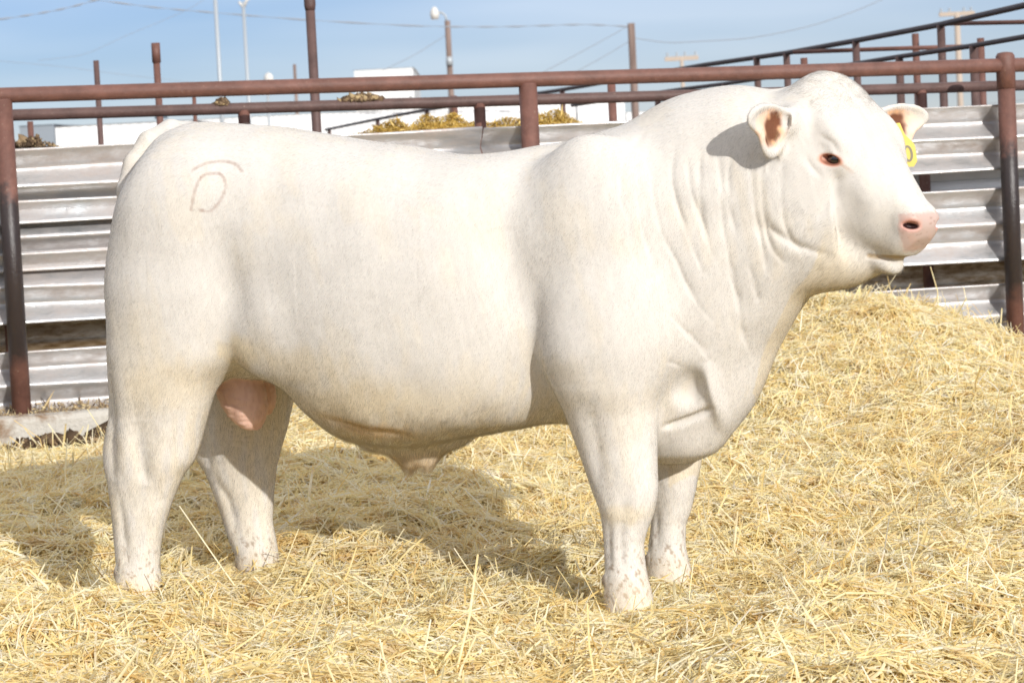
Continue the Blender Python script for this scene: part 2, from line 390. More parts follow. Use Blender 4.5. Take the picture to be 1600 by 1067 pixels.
m_conc, nt, b = material('stained concrete', rough=.9, spec=.2); g = geo(nt)
n1 = noise(nt, g, 5, 8, .7, .4); n2 = noise(nt, g, 40, 6, .7)
c = mixc(nt, n2, (.44, .41, .36), (.60, .57, .51)); c = mixc(nt, N(nt, 'ShaderNodeMapRange', {0: n1, 1: .50, 2: .66}).outputs[0], c, (.24, .16, .10))
nt.links.new(c, b.inputs['Base Color']); bump(nt, b, math_(nt, 'ADD', n1, n2), .02, .8)
mb = MB(); prof = [(-.13, -.12), (-.115, .16), (-.10, .182), (-.08, .19), (1.3, .19), (1.3, -.12)]
ss = np.linspace(-8, 13, 84); k = len(prof); wv = WaveNoise(.5, 6, 5)
vs = [fw(s, o + .008 * wv(np.array([[s, o, z]]))[0], z + .006 * wv(np.array([[s, z, 3]]))[0]) for s in ss for o, z in prof]
mb.add(vs, [(i * k + j, i * k + (j + 1) % k, (i + 1) * k + (j + 1) % k, (i + 1) * k + j) for i in range(len(ss) - 1) for j in range(k)])
tag(mb.build('kerb', m_conc), kind='structure')


def crumbs(name, n, place, size, mat, seed, kind='stuff', leaf=False, label=None, cat=None):
    "small irregular bits of dung, dirt or chaff in one mesh"
    g = np.random.default_rng(seed); c = place(g, n); r = size * g.lognormal(0, .5, n)
    oc = np.array([[1, 0, 0], [-1, 0, 0], [0, 1, 0], [0, -1, 0], [0, 0, 1], [0, 0, -1.]]); fa = np.array([[0, 2, 4], [2, 1, 4], [1, 3, 4], [3, 0, 4], [2, 0, 5], [1, 2, 5], [3, 1, 5], [0, 3, 5]])
    q = oc[None] * g.uniform(.5, 1.3, (n, 6, 1)) + g.normal(size=(n, 6, 3)) * .15; A = g.normal(size=(n, 3, 3)); A = np.linalg.qr(A)[0]
    if leaf: q[:, :, 0] *= 3.2; q[:, :, 1] *= .45; q[:, :, 2] *= .35
    V = c[:, None] + np.einsum('nij,nkj->nki', A, q) * r[:, None, None]; Q = (np.arange(n)[:, None, None] * 6 + fa[None]).reshape(-1, 3)
    o = link(name, mesh_np(name, V.reshape(-1, 3), Q), mat, smooth=False); return tag(o, label, cat, kind=kind)


def island_mat(name, stops, rough=.9):
    m, nt, b = material(name, rough=rough, spec=.15); r = N(nt, 'ShaderNodeNewGeometry').outputs['Random Per Island']; nt.links.new(ramp(nt, r, stops), b.inputs['Base Color']); return m


m_dung = island_mat('dry dung', [(0, (.05, .032, .02)), (.5, (.13, .085, .05)), (.8, (.27, .19, .11)), (1, (.5, .38, .2))])
m_chaff = island_mat('chaff and dirt', [(0, (.10, .065, .04)), (.4, (.26, .18, .11)), (.7, (.48, .36, .20)), (1, (.75, .62, .36))])
m_hay = island_mat('golden hay', [(0, (.16, .09, .02)), (.3, (.40, .25, .05)), (.6, (.58, .38, .09)), (.85, (.70, .52, .20)), (1, (.44, .36, .12))])
def on_kerb(g, n): s = g.uniform(-3, 6, n); o = g.uniform(-.07, .12, n); return np.stack([fw(a_, b_, .19 + g.uniform(0, .035) * smoothstep(-.05, .08, b_)) for a_, b_ in zip(s, o)])
crumbs('kerb_litter', 16000, on_kerb, .0040, m_chaff, 1, leaf=True)
def in_bunk(g, n): s = g.uniform(-3, 7, n); o = g.uniform(.14, .44, n); z = .19 + .20 * g.random(n) * (.5 + .5 * np.sin(s * 2.1) * np.sin(s * 5.3 + 1)); return np.stack([fw(*t) for t in zip(s, o, z)])
crumbs('bunk_litter', 9000, in_bunk, .010, m_dung, 2)


def heap(s0, s1, off0, off1, hfun):
    def f(g, n):
        s = g.uniform(s0, s1, n); o = g.uniform(off0, off1, n); top = hfun(s, o); return np.stack([fw(a_, b_, c_ - g.exponential(.03)) for a_, b_, c_ in zip(s, o, top)])
    return f


# feed piled in the bunk behind the barrier rails, dung scraped up at its left end
hw1 = WaveNoise(.5, 7, 71); hw2 = WaveNoise(.17, 7, 72)
def feed(s, o): Pq = np.stack([s, o, 0 * s], 1); return 1.40 + (.082 + .030 * hw1(Pq) + .022 * hw2(Pq)) * smoothstep(1.62, 2.0, s) * smoothstep(3.05, 2.75, s) - .5 * np.abs((o - .94) / .30)**2
crumbs('feed_hay', 60000, heap(1.3, 3.35, .62, 1.26, feed), .0034, m_hay, 3, leaf=True)
def dung(s, o): Pq = np.stack([s, o, 0 * s], 1); return 1.40 + (.075 + .03 * hw2(Pq)) * smoothstep(.36, .02, s) - .5 * np.abs((o - .92) / .30)**2
crumbs('dung_heap', 14000, heap(-1.2, .40, .62, 1.22, dung), .008, m_dung, 4)
for nm, fun, s0, s1, mt in (('feed_hay', feed, 1.3, 3.35, m_hay), ('dung_heap', dung, -1.2, .40, m_dung)):
    mb = MB(); S_ = np.linspace(s0, s1, 40); O_ = np.linspace(.62, 1.24, 9); T_ = [[fun(np.array([a_]), np.array([b_]))[0] - .03 for b_ in O_] for a_ in S_]
    vs = [fw(a_, b_, T_[i][j]) for i, a_ in enumerate(S_) for j, b_ in enumerate(O_)] + [fw(a_, b_, .15) for a_ in S_ for b_ in (O_[0], O_[-1])]; k = len(O_); n0 = k * len(S_)
    fs = [(i * k + j, (i + 1) * k + j, (i + 1) * k + j + 1, i * k + j + 1) for i in range(39) for j in range(k - 1)]
    fs += [(i * k, n0 + 2 * i, n0 + 2 * i + 2, i * k + k) for i in range(39)] + [(i * k + k - 1, (i + 1) * k + k - 1, n0 + 2 * i + 3, n0 + 2 * i + 1) for i in range(39)]
    mb.add(vs, fs); tag(mb.build(nm, mt), kind='stuff')
for (s, ln, hz, lab) in ((1.68, .115, .030, 'long brown clod of old hay lying on the second pipe rail'), (1.0, .035, .028, 'small round brown clod on the second pipe rail')):
    def clod(g, n, s=s, ln=ln, hz=hz):
        a_ = g.uniform(0, 6.28, n); r = np.sqrt(g.random(n)); return np.stack([fw(s + ln * rr * math.cos(t), .42 + .028 * rr * math.sin(t), 1.572 - .013 * s + .022 + hz * (1 - rr * rr) * g.random()) for t, rr in zip(a_, r)])
    crumbs('clod', 2600 if ln > .1 else 700, clod, .0055, m_dung, int(s * 100), kind='thing', label=lab, cat='clod')
def floor_dung(g, n):
    k = g.integers(0, 4, n); cx = np.array([-2.03, -2.2, -1.9, -2.12])[k]; cy = np.array([11.52, 11.50, 11.56, 11.56])[k]; x = cx + g.normal(size=n) * .045; y = cy + g.normal(size=n) * .035
    return np.stack([x, y, pad(x, y) + .03 * g.random(n) + .01], 1)
crumbs('dung_crumbs', 700, floor_dung, .014, m_dung, 8)

# ------------------------------------------------------------------ pens, poles and sheds beyond
def run(name, label, pts, r, mat, posts, pr, group=None, cat='fence', post_mat=None):
    "a rail through world points with posts (world x, y, top z)"
    o = empty(name, (pts[0][0], pts[0][1], 0)); tag(o, label, cat, group); iv = Matrix.Translation(-Vector((pts[0][0], pts[0][1], 0)))
    mb = MB(); mb.tube(pts, r, 10); mb.build('rail', mat, o, True).matrix_parent_inverse = iv
    for p in posts:
        mb = MB(); mb.tube([(p[0], p[1], -.12), (p[0], p[1], p[2])], pr, 10); mb.build('post', post_mat or mat, o, True).matrix_parent_inverse = iv
    return o


def rail_at(pts):
    "pixel track of a level rail .88 m above the eye -> world points"
    out = []
    for x, y, hgt in pts:
        yh = 290 - .051 * (x - 800); d = hgt * F_PX / (yh - y); out.append(at(x, y, d))
    return out


A1 = rail_at([(1760, -24, .88), (1600, 9, .88), (1469, 39, .88), (1337, 64, .88), (1225, 84, .88), (1100, 102, .88), (870, 142, .88), (665, 172, .88), (587, 187, .88), (509, 203, .88)])
def between(pts, px):
    P = np.array(pts); sx = 800 + F_PX * ((P - [0, 0, CAM_H]) @ Rv) / ((P - [0, 0, CAM_H]) @ Fv); i = np.argsort(sx); return np.array([np.interp(px, sx[i], P[i, k]) for k in range(3)])
run('pen_fence', 'tall dark pipe fence running far back, its slanting top rail highest of all', A1, .019, m_black, [between(A1, x) for x in (1184, 1229, 1337, 1470, 1700, 880, 667, 590, 515)], .026, 'pipe fences of the pens beyond', post_mat=m_dark)
A2 = rail_at([(1760, 30, .70), (1600, 58, .70), (1520, 72, .70), (1405, 89, .70), (1300, 106, .70), (1128, 132, .70), (1056, 141, .70), (894, 165, .70)])
run('pen_fence', 'lower dark pipe fence beside the tallest one behind the ear tag', A2, .016, m_black, [between(A2, x) for x in (1133, 1405, 1521, 1660, 1030)], .026, 'pipe fences of the pens beyond', post_mat=m_dark)
d3 = 17.2
A3 = [at(1760, 33, d3 - .5), at(1600, 35, d3), at(1480, 37.5, d3 + .5)]
run('pen_fence', 'short rust red rail crossing behind the top right of the tallest fence', A3, .016, m_rust, [A3[0]], .03, 'pipe fences of the pens beyond')
A4 = [at(1516, 73, 17.6), at(1380, 77, 18.), at(1240, 82, 18.4)]
pp = []
for x, y in ((1256, 91), (1430, 53), (1532, 60)): pp.append(at(x, y, 18.0 if x < 1500 else 17.5))
run('pen_fence', 'rust red rail with taller pointed posts behind the bull\'s head', A4, .016, m_rust, pp, .025, 'pipe fences of the pens beyond')
for x, y, d_, r, lab, mt in ((150, 95, 17., .019, 'short dark pipe post standing alone at the far left', m_dark), (243, 70, 17., .023, 'rust red pipe post with a wider cap left of the tall post', m_rust), (482, -30, 15., .028, 'tallest pipe post rising out of the picture left of centre', m_dark),
                             (47, 190, 17., .02, 'low rust red pipe post beside the leftmost fence post', m_rust), (955, 128, 15.5, .025, 'rust red pipe post behind the rails right of centre', m_rust), (709, 150, 16., .02, 'low rust red pipe post behind the golden feed', m_rust), (303, 150, 18., .014, 'thin rust red pipe post between the two rails at left', m_rust)):
    p = at(x, y, d_); o = empty('pipe_post', (p[0], p[1], -.12)); tag(o, lab, 'post', 'lone pipe posts beyond the fence')
    mb = MB(); mb.tube([(0, 0, 0), (0, 0, p[2] + .12)], r, 12); mb.build('shaft', mt, o, True)
    if x == 243: mb = MB(); mb.tube([(0, 0, p[2] + .0), (0, 0, p[2] + .13)], r + .006, 12); mb.build('cap', mt, o, True)
    if x == 482: p2 = at(482, 9, d_); mb = MB(); mb.tube([(0, 0, p2[2] + .09), (0, 0, p2[2] + .12), (0, 0, p2[2] + .3)], [r + .001, r + .006, r + .006], 12); mb.build('collar', mt, o, True)

m_wood, nt, b = material('grey pole wood', rough=.85, spec=.2); g = geo(nt); nt.links.new(ramp(nt, noise(nt, mapped(nt, g, 6, 6, .4), 2, 6), [(.3, (.13, .09, .075)), (.7, (.27, .20, .17))]), b.inputs['Base Color'])
m_pale, nt, b = material('pale pole steel', (.40, .43, .45), .5, .3)
m_lampg, nt, b = material('lamp housing', (.62, .60, .56), .5)
m_wire, nt, b = material('wire', (.27, .29, .32), .6)
m_tan, nt, b = material('bleached wood', (.44, .36, .29), .8)


def pole(x, y, d_, r, mat, label, arm=None, cat='utility pole'):
    p = at(x, y, d_); o = empty('utility_pole', (p[0], p[1], -.12)); tag(o, label, cat, 'poles on the skyline')
    mb = MB(); mb.tube([(0, 0, 0), (0, 0, p[2] + .12)], [r * 1.15, r], 10); mb.build('shaft', mat, o, True)
    return o, p[2] + .12


o, z = pole(333, -60, 60, .045, m_pale, 'pale steel pole running out of the picture at upper left')
o, z = pole(380, 4, 70, .045, m_pale, 'pale street light pole with a small forked head at upper left', cat='street light')
mb = MB(); mb.tube([(0, 0, z - .15), (.10, 0, z + .05), (.25, 0, z + .15)], .04, 8); mb.tube([(0, 0, z - .15), (-.12, 0, z + .02)], .035, 8); mb.build('head', m_lampg, o, True)
o, z = pole(460, 101, 80, .05, m_wood, 'thin dark pole rising just left of the tallest pipe post')
o, z = pole(699, 33, 75, .085, m_wood, 'dark pole with a yard light on a curved arm above the bull\'s back')
mb = MB(); mb.tube([(0, 0, z - .1), (-.05, 0, z + .16), (-.15, 0, z + .24), (-.30, 0, z + .27)], .03, 8); mb.build('arm', m_pale, o, True)
mb = MB(); mb.tube([(-.36, 0, z + .42), (-.36, 0, z + .34), (-.36, 0, z + .22), (-.36, 0, z + .06)], [.04, .10, .14, .11], 14); mb.build('lamp_shade', m_lampg, o, True)
mb = MB(); mb.tube([(0, -.09, z - 1.3), (0, -.09, z - 1.05)], .1, 8); mb.build('insulator', m_pale, o, True)
o986, z986 = pole(986, 37, 70, .10, m_wood, 'thick dark wooden pole where the wires meet, right of centre')
o, z = pole(1065, 90, 110, .08, m_tan, 'pale pole top with one crossbar behind the dark rail')
mb = MB(); mb.box((0, 0, z - .05), (.72, .06, .09)); mb.build('crossarm', m_tan, o)
for x in (-.6, -.2, .15, .6): mb = MB(); mb.tube([(x, 0, z + .04), (x, 0, z + .22)], .05, 6); mb.build('insulator', m_pale, o)
o, z = pole(1495, 20, 90, .10, m_tan, 'bleached wooden pole with a crossbar behind the far ear')
mb = MB(); mb.box((0, 0, z - .05), (.62, .06, .07)); mb.build('crossarm', m_tan, o)
for x in (-.55, -.25, .25, .5): mb = MB(); mb.tube([(x, 0, z + .02), (x, 0, z + .16)], .04, 6); mb.build('insulator', m_pale, o)
# satellite dish on a thin mast
p = at(417, 124, 60); o = empty('satellite_dish', (p[0], p[1], -.12)); tag(o, 'small pale dish on a thin mast above the rail at left', 'dish')
mb = MB(); mb.tube([(0, 0, 0), (0, 0, p[2] + .12)], .03, 8); mb.build('mast', m_pale, o, True)
mb = MB(); mb.tube([(0, -.06, p[2] + .12), (.01, -.03, p[2] + .12), (.04, .02, p[2] + .13), (.06, .04, p[2] + .13)], [.02, .09, .14, .13], 14); d_ = mb.build('reflector', m_lampg, o, True)


def wire(label, pts, d_, r=.011, twist=False):
    P = np.array([at(x, y, d_ if np.isscalar(d_) else d_[i]) for i, (x, y) in enumerate(pts)]); T = np.arange(len(P)); tt = np.linspace(0, len(P) - 1, 60 if not twist else 160)
    Q = np.stack([spl(T, P[:, k])(tt) for k in range(3)], 1); mb = MB(); rr = r if not twist else r * (1 + .55 * np.sin(tt * 14))
    mb.tube(Q, rr * .75, 6); o = mb.build('overhead_wire', m_wire, None, True); tag(o, label, 'wire', 'overhead wires')


wire('twisted cable sagging across the sky to the thick wooden pole', [(120, -4), (240, 12), (330, 20), (500, 33), (690, 42), (800, 42), (900, 39), (985, 42)], 70, .022, True)
wire('twisted cable crossing the top left corner of the sky', [(-40, 36), (40, 25), (100, 14), (160, -2)], 65, .022, True)
wire('faint wire rising from the rail to the upper left of the sky', [(60, 95), (120, 88), (200, 55), (300, 12), (330, -8)], 90, .010)
wire('faint wire descending gently over the far left posts', [(-30, 94), (80, 103), (200, 118), (310, 130)], 90, .010)
wire('wire sagging up to the top right from the thick wooden pole', [(988, 60), (1060, 67), (1150, 62), (1250, 45), (1330, 20), (1400, -10)], 70, .016)
wire('upper guy wire slanting down left from the thick wooden pole', [(984, 40), (930, 70), (840, 118)], 70, .014)
wire('lower guy wire slanting down left from the thick wooden pole', [(982, 66), (945, 88), (895, 115)], 70, .014)
wire('wire slanting down left from the yard light pole', [(697, 55), (650, 85), (595, 112)], 75, .013)
wire('low wire behind the rightmost barrier rail', [(1430, 178), (1520, 165), (1640, 152)], 80, .02)

# sheds
m_white, nt, b = material('white painted steel', (.80, .80, .79), .5, 0, .4); g = geo(nt)
wv_ = N(nt, 'ShaderNodeTexWave', {'Vector': g, 'Scale': 1.6, 'Distortion': 0.}, bands_direction='X').outputs['Fac']
nt.links.new(mixc(nt, noise(nt, g, .6, 4), (.74, .74, .73), (.84, .84, .83)), b.inputs['Base Color']); bump(nt, b, wv_, .03, .5)
m_grey, nt, b = material('grey painted steel', (.46, .48, .50), .6); m_roof, nt, b = material('pale roof steel', (.66, .66, .64), .5, .2)
m_win, nt, b = material('dark window glass', (.10, .13, .16), .15)
m_slate, nt, b = material('dull grey siding', (.24, .27, .30), .7)


def shed(label, x0, x1, ytop, d_, depth, front, sidem, roofm=None, roof_h=.5, doors=(), ym=None):
    a_ = at(x0, ytop, d_); b_ = at(x1, ytop, d_); X0_, X1_ = a_[0], b_[0]; H = (a_[2] + b_[2]) / 2 + .12; o = empty('shed', (X0_, d_, -.12)); tag(o, label, 'shed', 'white sheds on the skyline'); Wd = X1_ - X0_
    mb = MB(); mb.box((Wd / 2, .06, H / 2), (Wd / 2, .06, H / 2)); mb.build('wall', front, o)
    mb = MB(); mb.box((Wd / 2, depth - .06, H / 2), (Wd / 2, .06, H / 2)); mb.build('wall', front, o)
    for xx in (.06, Wd - .06): mb = MB(); mb.box((xx, depth / 2, H / 2), (.055, depth / 2 - .13, H / 2 - .003)); mb.build('end_wall', sidem, o)
    mb = MB(); e = .04; mb.add([(-e, -e, H), (Wd + e, -e, H), (Wd + e, depth + e, H), (-e, depth + e, H), (-e, depth / 2, H + roof_h), (Wd + e, depth / 2, H + roof_h)], [(0, 1, 5, 4), (2, 3, 4, 5), (0, 4, 3), (1, 2, 5), (0, 3, 2, 1)]); mb.build('roof', roofm or m_roof, o)
    for (u, wz, zz, hz) in doors:
        mb = MB(); mb.box((u * Wd, -.03, zz), (wz / 2, .04, hz / 2)); mb.build('window', m_win, o)
    return o


shed('dull grey shed seen end on at the far left edge', 30, 84, 196, 55, 6, m_slate, m_slate, m_slate, .05)
shed('bright white shed left of the bull\'s tail', 86, 300, 193, 50, 6, m_white, m_grey, m_white, .05, [(.78, .25, 3.0, .25)])
shed('long low white shed in line with the bull\'s back', 302, 900, 172, 75, 10, m_white, m_grey, m_white, .06)
shed('tall white shed with a raised grey roof above the rails left of centre', 590, 640, 152, 95, 8, m_white, m_grey, m_white, .05)
shed('pale boxy hopper house rising above the top rail', 553, 645, 108, 100, 8, m_roof, m_roof, m_roof, .06)
shed('white shed right of centre behind the pipe posts', 902, 976, 160, 82, 8, m_white, m_grey, m_white, .05)
shed('low white shed just left of the bull\'s neck', 978, 1120, 172, 85, 8, m_white, m_grey, m_white, .05)
# ------------------------------------------------------------------ the bull
# modelled in its own frame: X forward, Y to its left (away from the camera), Z up; origin on the ground between the legs
BULL_O = np.array([-.276, 7.21, 0.]); BULL_RZ = R(-18)
ax = np.array([math.cos(BULL_RZ), math.sin(BULL_RZ), 0]); ay = np.array([-math.sin(BULL_RZ), math.cos(BULL_RZ), 0])
VOX = .005
LO = np.array([-.98, -.52, -.06]); HI = np.array([1.66, .52, 1.46])
NX = np.ceil((HI - LO) / VOX).astype(int) + 1
D = np.full(NX, .3, np.float32)
AXS = [(LO[i] + VOX * np.arange(NX[i])).astype(np.float32) for i in range(3)]


def region(lo, hi):
    sl = []
    for i in range(3):
        a = max(0, int((lo[i] - LO[i]) / VOX)); b = min(NX[i], int((hi[i] - LO[i]) / VOX) + 2); sl.append(slice(a, b))
    X, Y, Z = (AXS[i][sl[i]] for i in range(3))
    return tuple(sl), X[:, None, None], Y[None, :, None], Z[None, None, :]


def add(fn, lo, hi, k):
    x0, x1 = max(float(lo[0]), LO[0]), min(float(hi[0]), HI[0])
    i0 = max(0, int((x0 - LO[0]) / VOX)); i1 = min(NX[0], int((x1 - LO[0]) / VOX) + 2); sl, X, Y, Z = region(lo, hi)
    for c in range(i0, i1, 40):                                     # in slabs, to keep the arrays small
        s_ = (slice(c, min(i1, c + 40)), sl[1], sl[2]); b = fn(AXS[0][s_[0]][:, None, None], Y, Z).astype(np.float32); a_ = D[s_]
        h = np.clip(.5 + .5 * (b - a_) / k, 0, 1); D[s_] = b * (1 - h) + a_ * h - k * h * (1 - h)


def carve(fn, lo, hi, k):
    sl, X, Y, Z = region(lo, hi); b = -fn(X, Y, Z).astype(np.float32); a_ = D[sl]
    h = np.clip(.5 - .5 * (b - a_) / k, 0, 1); D[sl] = b * (1 - h) + a_ * h + k * h * (1 - h)


def ellipsoid(c, r, ex=None):
    "ellipsoid; ex = 3 unit rows for a rotated one"
    c = np.array(c, float); r = np.array(r, float)
    if ex is None: ex = np.eye(3)
    ex = np.array(ex)

    def fn(X, Y, Z):
        p = [(X - c[0]), (Y - c[1]), (Z - c[2])]
        q = [(p[0] * e[0] + p[1] * e[1] + p[2] * e[2]) for e in ex]
        rho = np.sqrt(q[0]**2 + q[1]**2 + q[2]**2) + 1e-6
        k = np.sqrt((q[0] / r[0])**2 + (q[1] / r[1])**2 + (q[2] / r[2])**2) + 1e-6
        return rho * (1 - 1 / k)
    ext = np.sqrt(((ex * r[:, None])**2).sum(0))
    return fn, c - ext, c + ext


def put(c, r, k=.04, ex=None):
    fn, lo, hi = ellipsoid(c, r, ex); add(fn, lo - k - .03, hi + k + .03, k)


def dig(c, r, k=.02, ex=None):
    fn, lo, hi = ellipsoid(c, r, ex); carve(fn, lo - k - .02, hi + k + .02, k)


def both(c, r, k=.04, fn=None):
    for s in (-1, 1): (fn or put)((c[0], s * abs(c[1]), c[2]), r, k)


def capsule(pts, rad, k=.03):
    pts = np.array(pts, float); rad = np.array(rad, float)
    for a_, b_, ra, rb in zip(pts[:-1], pts[1:], rad[:-1], rad[1:]):
        d = b_ - a_; L2 = d @ d

        def fn(X, Y, Z):
            t = np.clip(((X - a_[0]) * d[0] + (Y - a_[1]) * d[1] + (Z - a_[2]) * d[2]) / L2, 0, 1)
            return np.sqrt((X - a_[0] - t * d[0])**2 + (Y - a_[1] - t * d[1])**2 + (Z - a_[2] - t * d[2])**2) - (ra + t * (rb - ra))
        m = max(ra, rb) + k + .02
        add(fn, np.minimum(a_, b_) - m, np.maximum(a_, b_) + m, k)


def super_loft(u, v, w_, st, n=2.3):
    "sections across u: (u, centre v, top w, bottom w, half width); centre height biased to where the section is widest"
    st = np.array(st, float); us = st[:, 0]
    uc = np.clip(u, us[0], us[-1]); S = [spl(us, st[:, i]) for i in range(1, st.shape[1])]
    vc, wt, wb, hv = (s(uc) for s in S[:4]); frac = S[4](uc) if len(S) > 4 else .5
    wc = wb + frac * (wt - wb)
    dv = v - vc; dw = w_ - wc; hw = np.where(dw > 0, wt - wc, wc - wb)
    k = ((np.abs(dv) / hv)**n + (np.abs(dw) / hw)**n)**(1 / n) + 1e-6
    rho = np.sqrt(dv**2 + dw**2) + 1e-6
    d = rho * (1 - 1 / k); e = np.abs(u - uc)
    return np.where(e > 0, np.sqrt(np.maximum(d, 0)**2 + e**2) + np.minimum(d, 0) * 0, d)


def leg(st, k):
    "sections by height: (z, rear x, front x, centre y, half thickness)"
    st = np.array(st, float)
    c = st.copy(); c[:, 1] = st[:, 3]; c[:, 2] = st[:, 2]; c[:, 3] = st[:, 1]; c[:, 4] = st[:, 4]
    c = c[np.argsort(c[:, 0])]

    def fn(X, Y, Z): return super_loft(Z, Y, X, c, 2.2)
    lo = (c[:, 3].min() - .08, (c[:, 1] - c[:, 4]).min() - .08, c[0, 0] - .08); hi = (c[:, 2].max() + .08, (c[:, 1] + c[:, 4]).max() + .08, c[-1, 0] + .08)
    add(fn, lo, hi, k)


# torso and neck: x, y centre, top, bottom, half width, height of the widest point
TORSO = [(-.832, 0, 1.08, .80, .04, .5), (-.815, 0, 1.14, .76, .11, .5), (-.785, 0, 1.205, .70, .175, .5), (-.745, 0, 1.272, .65, .225, .55), (-.70, 0, 1.326, .62, .265, .58), (-.62, 0, 1.346, .60, .29, .6),
         (-.52, 0, 1.340, .60, .305, .6), (-.40, 0, 1.325, .605, .315, .58), (-.28, 0, 1.302, .50, .325, .5), (-.15, 0, 1.274, .425, .34, .46),
         (0, 0, 1.248, .408, .35, .44), (.2, 0, 1.212, .435, .35, .44), (.30, 0, 1.215, .45, .335, .46), (.42, 0, 1.227, .46, .295, .54), (.52, 0, 1.241, .455, .285, .57),
         (.64, 0, 1.268, .45, .285, .56), (.76, 0, 1.303, .45, .265, .57), (.88, 0, 1.330, .50, .245, .6), (.97, 0, 1.336, .60, .225, .6),
         (1.06, -.01, 1.324, .70, .208, .55), (1.15, -.03, 1.29, .80, .18, .5), (1.24, -.07, 1.24, .86, .12, .5)]
add(lambda X, Y, Z: super_loft(X, Y, Z, TORSO, 2.35 + .75 * smoothstep(-.45, -.15, X) * smoothstep(.50, .25, X)), LO, HI, .01)
# brisket and dewlap, a keel down the front of the neck and chest
KEEL = [(.345, 0, .80, .68, .05), (.37, 0, .86, .64, .09), (.42, 0, .905, .60, .12), (.50, 0, .972, .60, .14), (.58, 0, 1.012, .62, .15), (.66, 0, 1.038, .66, .15), (.75, 0, 1.082, .74, .14), (.83, 0, 1.12, .80, .12), (.92, 0, 1.13, .86, .10)]
add(lambda X, Y, Z: super_loft(Z, Y, X, KEEL, 2.2), (.5, -.3, .25), (1.25, .3, 1.0), .07)
# muscles
both((-.632, .20, .90), (.205, .135, .30), .08)      # thigh
both((-.585, .20, 1.10), (.19, .12, .17), .08)      # rump
both((.60, .215, .98), (.17, .105, .26), .09)      # shoulder blade
both((.66, .235, .72), (.15, .10, .20), .08)       # point of the shoulder, upper arm
both((.05, .25, .80), (.34, .12, .28), .10)        # ribs
both((-.33, .24, .75), (.12, .07, .13), .08)       # flank
put((.92, 0, 1.24), (.22, .15, .10), .08)          # crest
# legs: z, rear, front, y, half thickness
leg([(-.05, -.868, -.735, -.20, .062), (.03, -.868, -.735, -.20, .062), (.09, -.862, -.738, -.20, .058), (.155, -.864, -.73, -.20, .055), (.265, -.866, -.69, -.205, .062), (.345, -.871, -.65, -.205, .075),
     (.40, -.873, -.606, -.205, .083), (.45, -.87, -.585, -.205, .090), (.535, -.850, -.555, -.205, .105), (.61, -.845, -.525, -.20, .125), (.70, -.845, -.45, -.20, .135), (.85, -.832, -.42, -.19, .14), (1.0, -.80, -.45, -.17, .12)], .05)
leg([(-.02, -.672, -.543, .20, .062), (.06, -.672, -.546, .20, .062), (.11, -.690, -.55, .20, .058), (.16, -.703, -.556, .20, .056), (.23, -.724, -.55, .20, .062), (.31, -.752, -.535, .20, .075),
     (.38, -.775, -.515, .20, .085), (.44, -.79, -.495, .20, .095), (.53, -.80, -.465, .20, .11), (.63, -.83, -.43, .20, .13), (.80, -.835, -.42, .19, .14), (1.0, -.80, -.45, .17, .12)], .05)
leg([(-.06, .582, .714, -.20, .064), (0, .582, .712, -.20, .064), (.05, .586, .703, -.20, .060), (.09, .588, .698, -.20, .054), (.14, .588, .695, -.20, .052), (.18, .587, .705, -.20, .055), (.235, .582, .728, -.20, .066),
     (.30, .562, .742, -.20, .074), (.40, .532, .744, -.20, .084), (.49, .505, .746, -.205, .10), (.58, .474, .75, -.225, .118), (.68, .45, .76, -.242, .122), (.80, .46, .77, -.235, .112), (.95, .48, .74, -.2, .09)], .04)
leg([(-.06, .600, .732, .17, .064), (0, .602, .731, .17, .064), (.05, .610, .722, .17, .060), (.09, .613, .716, .17, .054), (.14, .620, .718, .17, .052), (.18, .624, .733, .17, .055), (.25, .622, .755, .17, .068),
     (.33, .604, .772, .17, .076), (.42, .57, .775, .17, .088), (.50, .53, .775, .175, .10), (.60, .49, .77, .19, .115), (.70, .46, .76, .20, .12), (.85, .48, .75, .19, .10)], .04)
# tail, tail head, tassel behind the hams
capsule([(-.64, 0, 1.322), (-.71, -.005, 1.326), (-.765, -.03, 1.295), (-.80, -.065, 1.235), (-.822, -.085, 1.165), (-.832, -.085, 1.09), (-.832, -.07, .98), (-.825, -.05, .86), (-.81, -.04, .70)], [.028, .034, .036, .033, .029, .026, .024, .022, .026], .010)
for x_, y_, z_ in ((-.862, -.20, .085), (.586, -.20, .062), (.608, .17, .062)):       # dew claws, fetlocks
    for q_ in (-.028, .028): put((x_ + .008, y_ + q_, z_ - .008), (.012, .011, .016), .012)
put((-.835, -.205, .405), (.035, .035, .06), .03); put((-.745, .20, .385), (.035, .035, .06), .03)   # points of the hocks
# sheath and scrotum
put((-.02, 0, .420), (.16, .075, .045), .06)
put((-.005, -.005, .388), (.075, .048, .042), .03)
put((.022, -.01, .362), (.026, .03, .024), .015)
put((-.03, -.005, .354), (.026, .026, .02), .015)
put((-.525, -.04, .575), (.07, .055, .125), .015, [(.93, 0, .36), (0, 1, 0), (-.36, 0, .93)])
put((-.508, .03, .590), (.052, .048, .105), .012, [(.93, 0, .36), (0, 1, 0), (-.36, 0, .93)])

